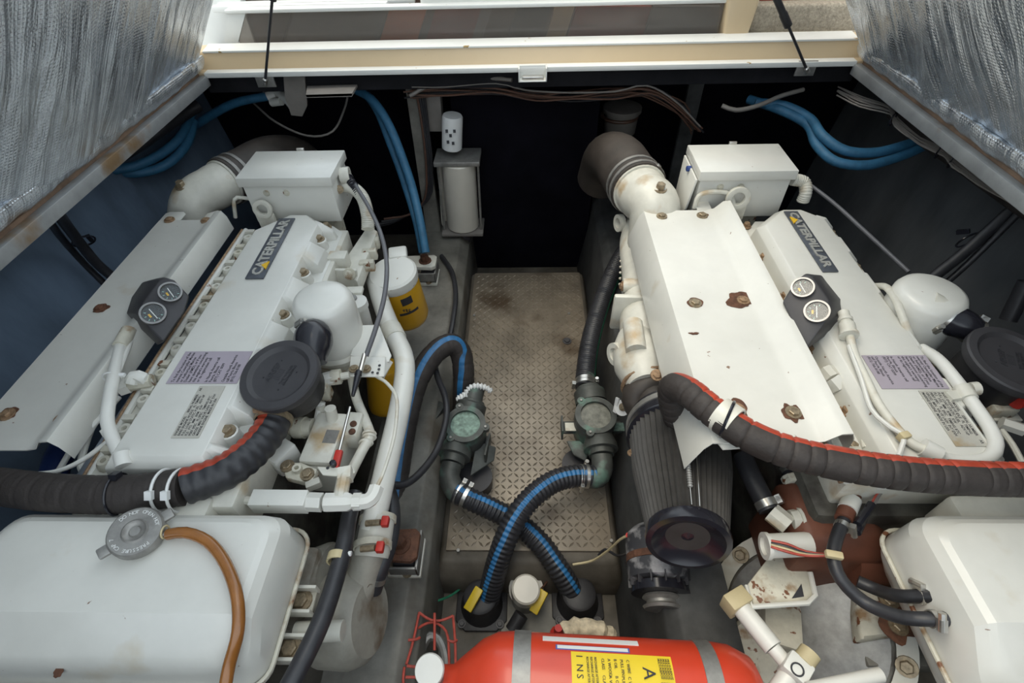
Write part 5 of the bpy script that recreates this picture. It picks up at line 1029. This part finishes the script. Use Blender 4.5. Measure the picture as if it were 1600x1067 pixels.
# blue striped hoses
h1 = thing('crossing_hose', 'black corrugated hose with a blue stripe from the green-glass strainer, passing underneath', 'hose', P(905, 930, z=-.13))
striped('hose', [P(712, 768, z=.118), P(735, 780, z=.11), P(770, 796, z=.085), P(810, 818, z=.055), P(845, 850, z=.025), P(870, 885, z=-.01), P(890, 918, z=-.06), P(896, 935, z=-.10)], .0315, ['hose_black', 'blue_stripe'], 0, 2, n=26, p=h1, face=(.05, .3, 1), rib=.0018, pitch=.0135, step=.0025)
for u, v_ in ((718, 770), (728, 776)): clamp('clamp', P(u, v_, z=.113), P(735, 780, z=.11)-P(712, 768, z=.118), .033, h1, 'steel', .011, screw=(.2, .8, .4))
h2 = thing('crossing_hose', 'black corrugated hose with a blue stripe from the murky strainer, passing on top', 'hose', P(765, 940, z=-.13))
striped('hose', [P(928, 744, z=.125), P(895, 744, z=.14), P(862, 754, z=.15), P(830, 778, z=.15), P(805, 810, z=.135), P(787, 850, z=.09), P(773, 895, z=.01), P(764, 935, z=-.08)], .0315, ['hose_black', 'blue_stripe'], 23, 25, n=26, p=h2, face=(-.2, .25, 1), rib=.0018, pitch=.0135, step=.0025)
for u in (917, 908): clamp('clamp', P(u, 744, z=.131), (-1, .0, .1), .033, h2, 'steel', .009, screw=(0, 1 if u == 917 else -1, .1))
def seacock(c, label, tagpos):
    t = thing('seacock', label, 'seacock', V((c.x, c.y, -.14)))
    fs('flange', prism([V((c.x+sx*.075, c.y+sy*.07, -.14)) for sx, sy in ((-1, -.6), (-.6, -1), (.6, -1), (1, -.6), (1, .6), (.6, 1), (-.6, 1), (-1, .6))], (0, 0, .014)), m='black_rubber', p=t, bev=.003)
    fs('body', lathe((c.x, c.y, -.126), (0, 0, 1), [(0, .062), (.01, .06), (.03, .05), (.07, .048), (.075, .040)], 26), m='black_rubber', p=t, smooth=50)
    for sx, sy in ((1, 1), (1, -1), (-1, -1), (-1, 1)): bolt((c.x+sx*.055, c.y+sy*.052, -.126), (0, 0, 1), .008, 'soft_black', t)
    fs('lever', obox(tagpos, (.5, .8, .3), (0, 0, 1), (.065, .012, .026)), m='yellow_tag', p=t, bev=.003)
    return t
seacock(P(752, 940, z=-.1), 'black seacock with a yellow lever under the left end of the crossing hoses', P(740, 936, z=-.03))
seacock(P(903, 935, z=-.1), 'black flanged seacock with a yellow lever under the right end of the crossing hoses', P(842, 940, z=-.05))
bp = thing('bilge_pump', 'bilge pump with a cream round top between the two seacocks', 'pump', P(822, 940, z=-.14))
fs('cap', lathe(P(822, 920, z=-.005), (.05, -.15, 1), [(-.05, .042), (-.005, .040), (0, .035), (.001, .001)], 28), m='racor', p=bp, smooth=40); fs('body', lathe(P(822, 920, z=-.06), (0, 0, -1), [(0, .05), (.02, .05), (.022, .045), (.08, .045)], 26), m='dull_steel', p=bp); fs('outlet', between(P(815, 960, z=-.06), P(800, 985, z=-.08), .02, 14), m='black_rubber', p=bp)
for pp, r_, m_, lb in (([P(650, 948, z=-.02), P(680, 940, z=-.06), P(705, 930, z=-.1), P(725, 915, z=-.12)], .0035, 'green_stripe', 'green bonding wire from the left bearer to the seacock'), ([P(848, 905, z=-.1), P(862, 895, z=-.08), P(850, 915, z=-.06), P(838, 925, z=-.03)], .003, 'wire_brown', 'brown wire curled beside the bilge pump cap')):
    tag(fs('wire', tube(pp, r_, 6), m=m_), lb, 'wire')
tag(fs('drip_tray', box(P(785, 930, z=-.135).x, P(880, 930, z=-.135).x, P(820, 990, z=-.135).y, P(820, 905, z=-.135).y, -.14, -.134), m='stringer'), 'pale square plate on the bilge floor under the pump', 'plate')
# extinguisher
ez = .32
a, b = P(802, 992, z=ez+.05), P(1132, 1010, z=ez+.05); d = (b-a); d.z = 0; d.normalize(); R = .094
perp = V((d.y, -d.x, 0)); base = a + perp*.078 + V((0, 0, -.045)); L_ = (b-a).length
ex = thing('fire_extinguisher', 'red dry powder fire extinguisher lying across the near end of the walkway', 'fire extinguisher', base+d*L_/2-V((0, 0, R)))
body = fs('cylinder', lathe(base, d, [(-.145, .012), (-.142, .030), (-.115, .032), (-.100, .045), (-.06, .078), (-.03, R*.97), (0, R), (L_*.96, R), (L_+.01, R*.97), (L_+.045, R*.80), (L_+.06, R*.5), (L_+.063, .001)], 48), m='red_paint', p=ex, smooth=60)
def cyl_patch(name, t0, t1, a0, a1, m, p, lift=.0008, n=10, up=None):
    _, u, w_ = frame(d, (0, 0, 1)); vs, f = [], []
    for k in range(n+1):
        an = a0+(a1-a0)*k/n; dv = u*math.cos(an)+w_*math.sin(an)
        for t in (t0, t1):
            for rr in (R-.001, R+lift): vs.append(base+d*t+dv*rr)
    for k in range(n):
        i = k*4; f += [[i+1, i+5, i+7, i+3], [i, i+2, i+6, i+4], [i, i+4, i+5, i+1], [i+2, i+3, i+7, i+6]]
    f += [[0, 1, 3, 2], [n*4, n*4+2, n*4+3, n*4+1]]
    return finish(name, vs, f, m, p, smooth=60)
tt = lambda u, v_: (P(u, v_, z=ez+.06)-base).dot(d)
_, uX, wX = frame(d, (0, 0, 1)); sg = 1 if wX.y < 0 else -1
def hit(u, v_):
    dr_ = (FW+RT*((u-800)/FPX)-UPV*((v_-533.5)/FPX)); o = EYE-base; dp = dr_-d*dr_.dot(d); op = o-d*o.dot(d)
    A, B, C = dp.dot(dp), 2*dp.dot(op), op.dot(op)-R*R; D = max(0, B*B-4*A*C); t = (-B-math.sqrt(D))/(2*A); q = o+dr_*t
    return q.dot(d), math.atan2(q.dot(wX), q.dot(uX))
band = [(tt(805, 1000)-.002, tt(830, 1000)), (tt(1078, 1030)+.014, tt(1105, 1030)+.012)]
for t0, t1 in band: cyl_patch('steel_band', t0, t1, -1.9, 1.9, 'dull_steel', ex, .0022, 24)
(t0, y0_), (t1, _) = hit(892, 1018), hit(1046, 1022); y1_ = y0_+sg*1.5
yl = cyl_patch('yellow_label', t0, t1, y0_, y1_, 'label_yellow', body, .0009, 16)
(w0, wa), (w1, wb_) = hit(848, 996), hit(998, 1009); wl_ = cyl_patch('white_sticker', w0, w1, wa-sg*.05, wb_+sg*.0, 'label_white', body, .0009, 4)
(w0, wa), (w1, wb_) = hit(868, 1005), hit(983, 1015); bl_ = cyl_patch('blue_edged_sticker', w0, w1, wb_-sg*.02, wb_+sg*.09, 'label_blue', body, .0012, 4); cyl_patch('white_field', w0+.003, w1-.003, wb_-sg*.005, wb_+sg*.075, 'label_white', bl_, .0016, 4)
def cyl_text(s, t, an, size, p, m='ink', along=True):
    dv = uX*math.cos(an)+wX*math.sin(an); tang = (-uX*math.sin(an)+wX*math.cos(an))*sg
    text('print', s, base+d*t+dv*(R+.0014), tang, d, size, m, p, depth=.0002)
LW = t1-t0
for ch, an in (('A', .24), ('B', .50), ('C', .76)): cyl_text(ch, t0+LW*.70, y0_+sg*an, .032, yl)
for k in range(5):
    for j in range(4): cyl_text(('CLASS', 'A WOOD', 'B OIL', 'PULL PIN', 'C WIRE')[k], t0+LW*(.30+.062*k), y0_+sg*(.12+.30*j), .0075, yl)
for k in range(5):
    for j in range(3): cyl_text('MULTI PURPOSE', t0+LW*(.86+.024*k), y0_+sg*(.06+.42*j), .0055, yl)
for k, ch in enumerate('INSPECT'): cyl_text(ch, t0+LW*.05, y0_+sg*(.08+.17*k), .017, yl)
for k in range(3): cyl_text('RECHARGE AFTER USE', t0+LW*(.15+.04*k), y0_+sg*.10, .006, yl)
gg = base+d*-.155+V((0, -.0, .035)); gg = P(671, 1047, z=ez+.09)
fs('gauge', lathe(gg, (-.1, -.25, .95), [(-.03, .012), (-.012, .012), (-.010, .026), (.0, .028), (.004, .026), (.0045, .001)], 28), m='white_plastic', p=ex, smooth=40); fs('valve', between(base-d*.145, gg+V((0, 0, -.012)), .018, 14), m='dull_steel', p=ex)
# wire cage lamp guard
cg = thing('wire_cage', 'red wire guard cage standing over the bilge beside the extinguisher', 'wire cage', P(676, 1030, z=.0))
W = lambda *pp: [P(u, v_, z=z) for u, v_, z in pp]
for pp in (W((655, 957, .12), (668, 966, .12), (680, 970, .12), (694, 968, .12), (708, 962, .12)), W((655, 957, .12), (646, 1000, .13), (635, 1038, .14)), W((708, 962, .12), (711, 1000, .13), (712, 1040, .14)), W((636, 1040, .14), (650, 1042, .14), (690, 1044, .14), (710, 1046, .14)), W((638, 1000, .135), (650, 999, .135), (656, 996, .13)), W((700, 1000, .135), (708, 1003, .135), (714, 1000, .13)), W((650, 985, .10), (660, 977, .11), (676, 972, .115), (692, 980, .11), (700, 996, .10), (702, 1040, .10)), W((679, 958, .14), (679, 1000, .15), (679, 1016, .15)), W((650, 985, .10), (642, 1010, .10), (638, 1036, .10)), W((632, 1042, .13), (630, 1062, .13), (632, 1085, .13)), W((634, 1058, .13), (650, 1058, .13))):
    fs('wire', tube(pp, .0032, 8), m='red_wire', p=cg)
tag(fs('grey_bulb', tube([P(655, 1040, z=.02), P(660, 1010, z=.02), P(672, 994, z=.02), P(686, 1000, z=.02), P(694, 1020, z=.02), P(697, 1045, z=.02)], .012, 10), m='dull_steel'), 'grey looped hose inside the red wire cage', 'hose')
rg = tag(fs('rag', tube([P(880, 990, z=.0), P(900, 982, z=.0), P(930, 985, z=.0), P(955, 998, z=-.02)], .026, 12, rib=.004, pitch=.03), m='cloth'), 'crumpled tan rag behind the red extinguisher', 'rag')
tag(fs('red_valve', lathe(P(872, 990, z=-.01), (0, .2, 1), [(-.03, .02), (0, .022), (.01, .012), (.03, .010)], 10), m='red_rubber'), 'small red valve knob next to the tan rag', 'valve')
# looped blue striped hose on the left bearer
bh = thing('loop_hose', 'thick black hose with a bright blue stripe looping over the left bearer', 'hose', P(650, 640, z=.15))
striped('hose', [P(614, 800, z=.10), P(620, 745, z=.14), P(628, 690, z=.18), P(640, 632, z=.22), P(655, 588, z=.26), P(678, 553, z=.29), P(702, 538, z=.29), P(718, 548, z=.26), P(724, 575, z=.21), P(724, 620, z=.12), P(722, 660, z=.03)], .036, ['worn_rubber', 'blue_stripe'], 0, 2, n=24, p=bh, face=(.05, .1, 1), rib=.001, pitch=.05, ribshape='cut', step=.004)
hc = tag(fs('black_cable', tube([P(690, 400, z=.15), P(706, 425, z=.16), P(712, 460, z=.16), P(708, 500, z=.15), P(700, 540, z=.12), P(690, 580, z=.08)], .010, 10), m='hose_black'), 'black cable bowing beside the white topped engine mount', 'cable')
tag(fs('red_hook', tube([P(627, 532, z=.40), P(638, 542, z=.40), P(642, 552, z=.39)], .004, 8), m='red_rubber'), 'short red wire end beside the white coolant pipe', 'wire')

# ------------------------------------------------------------------ dark forward end: post, fuel separator, hoses, cables
pst = st('trim_18', prism([P(632, 128, y=2.06), P(654, 126, y=2.06), P(694, 400, y=2.02), P(672, 400, y=2.02)], (0, .03, 0)), m='stringer')
fb = thing('relay_box', 'small grey relay box on the grey post above the fuel separator', 'box', P(672, 200, y=2.10))
fs('box', prism([P(656, 148, y=2.06), P(688, 150, y=2.06), P(692, 206, y=2.06), P(664, 206, y=2.06)], (0, .06, 0)), m='wire_grey', p=fb, bev=.004)
fc_ = thing('fuel_separator', 'fuel separator with a tall cream bowl in a clear cage on the grey post', 'fuel filter', P(722, 355, y=2.06))
a, b = P(716, 250, y=2.02), P(724, 352, y=2.02); dv = (b-a)
fs('bowl', lathe(a, dv, [(0, .068), (.004, .072), (dv.length-.006, .072), (dv.length, .066)], 30), m='racor', p=fc_, smooth=40)
for s_ in (-1, 1): fs('cage_rod', between(a+V((s_*.084, -.03, .01)), b+V((s_*.084, -.03, -.01)), .005, 8), m='dull_steel', p=fc_)
fs('top_plate', obox(a+V((0, 0, .012)), (1, 0, 0), (0, 0, 1), (.188, .02, .13)), m='dull_steel', p=fc_, bev=.003); fs('bottom_plate', obox(b-V((0, 0, .01)), (1, 0, 0), (0, 0, 1), (.188, .016, .13)), m='wire_grey', p=fc_, bev=.003)
fs('drain', lathe(b-V((0, 0, .02)), (0, 0, -1), [(0, .035), (.03, .033), (.05, .03), (.052, .034), (.058, .034)], 20), m='soft_black', p=fc_); fs('back_bracket', prism([P(682, 240, y=2.06), P(694, 240, y=2.06), P(704, 370, y=2.06), P(690, 350, y=2.06)], (0, .02, 0)), m='racor', p=fc_)
fc2 = thing('spin_on_filter', 'white spin-on filter with black print above the fuel separator', 'filter', P(708, 232, y=2.02))
a, b = P(707, 180, y=2.02), P(706, 232, y=2.02)
fs('can', lathe(a, b-a, [(0, .037), (.008, .041), ((b-a).length-.005, .041), ((b-a).length, .035)], 26), m='label_white', p=fc2, smooth=40)
for k, (du, dv_) in enumerate(((-8, 205), (-2, 212), (4, 205), (-6, 222), (2, 224))): fs('print_mark', obox(P(706+du, dv_, y=1.976), (1, 0, 0), (0, -1, .2), (.010, .002, .012)), m='ink', p=fc2)
# blue hoses
for nm, pp, r_, m_, lb in (
    ('blue_hose', W((175, 268, .62), (220, 270, .60), (262, 256, .60), (292, 225, .62), (303, 190, .66)), .0165, 'blue_hose', 'blue hose in the lower loop against the left hull wall'),
    ('blue_hose', W((165, 268, .64), (215, 258, .63), (255, 238, .63), (283, 212, .65), (300, 178, .68)), .0165, 'blue_hose', 'blue hose in the upper loop against the left hull wall'),
    ('blue_hose', W((300, 200, .60), (330, 180, .66), (370, 160, .72), (420, 150, .74)), .0165, 'blue_hose', 'blue hose rising to the white pipe fittings under the lintel'),
    ('blue_hose', W((545, 135, .76), (580, 155, .74), (610, 200, .66), (640, 280, .50), (655, 340, .40), (665, 395, .30)), .017, 'blue_hose', 'blue hose hanging nearer the grey post'),
    ('blue_hose', W((552, 130, .74), (585, 165, .70), (608, 220, .60), (630, 280, .48), (650, 345, .37), (660, 395, .28)), .015, 'blue_hose', 'second blue hose hanging behind the first by the grey post'),
    ('blue_hose', W((1180, 160, .72), (1225, 165, .72), (1265, 185, .70), (1285, 212, .68), (1320, 235, .66), (1370, 238, .66), (1430, 222, .68), (1470, 210, .70)), .0165, 'blue_hose', 'blue hose in the inner curve at the right hull corner'),
    ('blue_hose', W((1170, 155, .71), (1220, 172, .71), (1262, 195, .68), (1275, 225, .65), (1305, 252, .63), (1355, 258, .63), (1410, 243, .65), (1450, 225, .68)), .0165, 'blue_hose', 'blue hose in the outer lower curve at the right hull corner'),
    ('black_hose', W((160, 258, .68), (220, 225, .70), (285, 180, .72), (310, 165, .73)), .022, 'hose_black', 'black hose running under the left rim above the blue loops'),
    ('battery_cable', W((85, 325, .80), (110, 360, .66), (150, 410, .52), (185, 440, .44)), .015, 'hose_black', 'thicker black cable slanting down the left hull wall'),
    ('battery_cable', W((70, 335, .78), (95, 370, .64), (130, 410, .52), (170, 450, .42)), .010, 'hose_black', 'thinner black cable slanting down the left hull wall'),
    ('battery_cable', W((1590, 320, .70), (1540, 365, .62), (1500, 400, .56), (1455, 435, .50)), .016, 'hose_black', 'thick black cable slanting down the right hull wall'),
    ('battery_cable', W((1595, 330, .70), (1555, 370, .62), (1512, 412, .54), (1475, 445, .48)), .009, 'hose_black', 'thin black cable under the thick one on the right hull wall'),
    ('exhaust_pipe', W((1400, 175, .74), (1450, 215, .74), (1500, 248, .74), (1560, 290, .74), (1640, 345, .74)), .030, 'worn_rubber', 'thick black hose running along under the right rim'),
    ('black_hose', W((1575, 500, .5), (1590, 470, .55), (1605, 440, .6)), .02, 'hose_black', 'black hose at the right frame edge above the separator'),
    ('control_cable', W((1240, 270, .68), (1300, 315, .66), (1350, 360, .64), (1420, 425, .62)), .0055, 'grey_hose', 'grey control cable from the right junction box to the breather'),
    ('drain_hose', W((395, 160, .70), (430, 190, .68), (480, 212, .66), (520, 205, .67), (540, 165, .72), (543, 145, .75)), .004, 'wire_grey', 'thin grey tube drooping under the white pipe fittings'),
    ('grey_conduit', W((640, 150, .78), (690, 125, .82), (760, 122, .83), (800, 125, .83)), .007, 'wire_grey', 'grey cable running under the cream lintel'),
    ('beige_strap', W((1128, 165, .74), (1150, 172, .73), (1185, 165, .74), (1220, 150, .76), (1255, 140, .77)), .008, 'wire_grey', 'beige cable arching below the right gas strut')):
    tag(fs(nm, tube(pp, r_, 12, step=.02), m=m_, smooth=60), lb, 'hose' if 'hose' in nm else 'cable')
tag(fs('cable_tie', torus(P(131, 377, z=.60), (.5, -.6, -.6), .030, .003, 20, 6), obox(P(140, 372, z=.62), (.5, -.6, -.5), (0, 0, 1), (.01, .03, .012)), m='gloss_black'), 'black cable tie round the two cables on the left hull wall', 'cable tie')
tag(fs('cable_tie', torus(P(1512, 375, z=.585), (.6, -.5, -.5), .030, .003, 20, 6), obox(P(1505, 362, z=.61), (.5, -.6, .5), (0, 0, 1), (.03, .012, .012)), m='gloss_black'), 'black cable tie round the two cables on the right hull wall', 'cable tie')
pf = thing('pipe_fittings', 'white plastic pipe elbows on a plate hanging under the lintel', 'pipe fitting', P(440, 165, z=.7))
fs('elbow', tube(W((415, 148, .74), (432, 144, .75), (448, 155, .74), (460, 170, .72)), .017, 12), m='white_plastic', p=pf); fs('collar', between(*W((418, 152, .735), (430, 148, .74)), .022, 12), m='white_plastic', p=pf); fs('tail', between(*W((425, 160, .72), (440, 158, .73)), .016, 12), m='white_plastic', p=pf); fs('plate', prism([P(443, 120, y=1.94), P(476, 120, y=1.94), P(480, 165, y=1.94), P(472, 182, y=1.94), P(455, 180, y=1.94), P(445, 150, y=1.94)], (0, .008, 0)), m='wire_grey', p=pf)
tag(fs('shelf_bracket', prism([P(478, 148, y=1.80), P(550, 146, y=1.80), P(558, 132, y=1.92), P(480, 134, y=1.92)], (0, 0, -.008)), prism([P(478, 148, y=1.80), P(550, 146, y=1.80), P(550, 151, y=1.80), P(478, 153, y=1.80)], (0, .004, 0)), m='wire_grey'), 'grey metal shelf bracket under the lintel near the left gas strut', 'bracket')
# wiring loom under the lintel and along the right rim
rnd = random.Random(12); lm = thing('wiring_loom', 'tangled brown and grey wiring loom hanging below the lintel', 'wiring', P(850, 150, y=1.88))
for k in range(16):
    y = 1.98+rnd.uniform(-.02, .05); o = rnd.uniform(-6, 6)
    fs('wire', tube([P(u+rnd.uniform(-10, 10), v_+o+rnd.uniform(-4, 5), y=y) for u, v_ in ((640, 145), (700, 140), (770, 138), (830, 148), (890, 150), (960, 146), (1010, 140), (1060, 165), (1090, 200))], .0032, 6, step=.03), m=rnd.choice(['wire_brown', 'wire_grey', 'wire_brown', 'hose_black']), p=lm)
lr = thing('wiring_loom', 'grey wire bundle tied along the thick hose under the right rim', 'wiring', P(1500, 270, z=.76))
for k in range(7):
    o = k*2.2
    fs('wire', tube([P(u+rnd.uniform(-3, 3), v_+o+rnd.uniform(-2, 2), z=.775) for u, v_ in ((1310, 135), (1345, 152), (1390, 165), (1400, 185), (1440, 215), (1475, 232), (1490, 248), (1530, 275), (1580, 305), (1630, 340))], .0026, 6, step=.03), m='wire_grey', p=lr)
for u, v_ in ((1395, 180), (1468, 230), (1488, 245)): fs('tie', torus(P(u, v_+6, z=.775), (.6, -.7, 0), .02, .0025, 16, 6), m='gloss_black', p=lr)
lv = thing('wiring_loom', 'black cable bundle hanging beside the grey post', 'wiring', P(660, 300, y=2.04))
for k in range(4): fs('cable', tube([P(650+4*k, 140, y=2.04), P(660+3*k, 200, y=2.04), P(666+3*k, 260, y=2.03), P(664+2*k, 310, y=2.02), P(640-6*k, 335+3*k, y=2.0), P(600-4*k, 342+4*k, y=1.98)], .005, 8, step=.03), m='hose_black' if k else 'wire_brown', p=lv)
sf = thing('sea_strainer_cup', 'dim grey round canister on the dark forward bulkhead', 'canister', P(968, 200, y=2.3))
fs('body', lathe(P(968, 205, y=2.333), (0, 0, 1), [(0, .07), (.09, .075), (.092, .085), (.11, .085), (.112, .06)], 26), m='wire_grey', p=sf); fs('rim', torus(P(968, 180, y=2.333), (0, 0, 1), .078, .008), m='wire_brown', p=sf)
tag(fs('bulkhead_panel', box(P(1040, 300, y=2.2).x, P(1060, 300, y=2.2).x, 2.19, 2.21, .1, .78), m='stringer_grey'), 'narrow grey upright on the dark bulkhead behind the right junction box', 'upright')
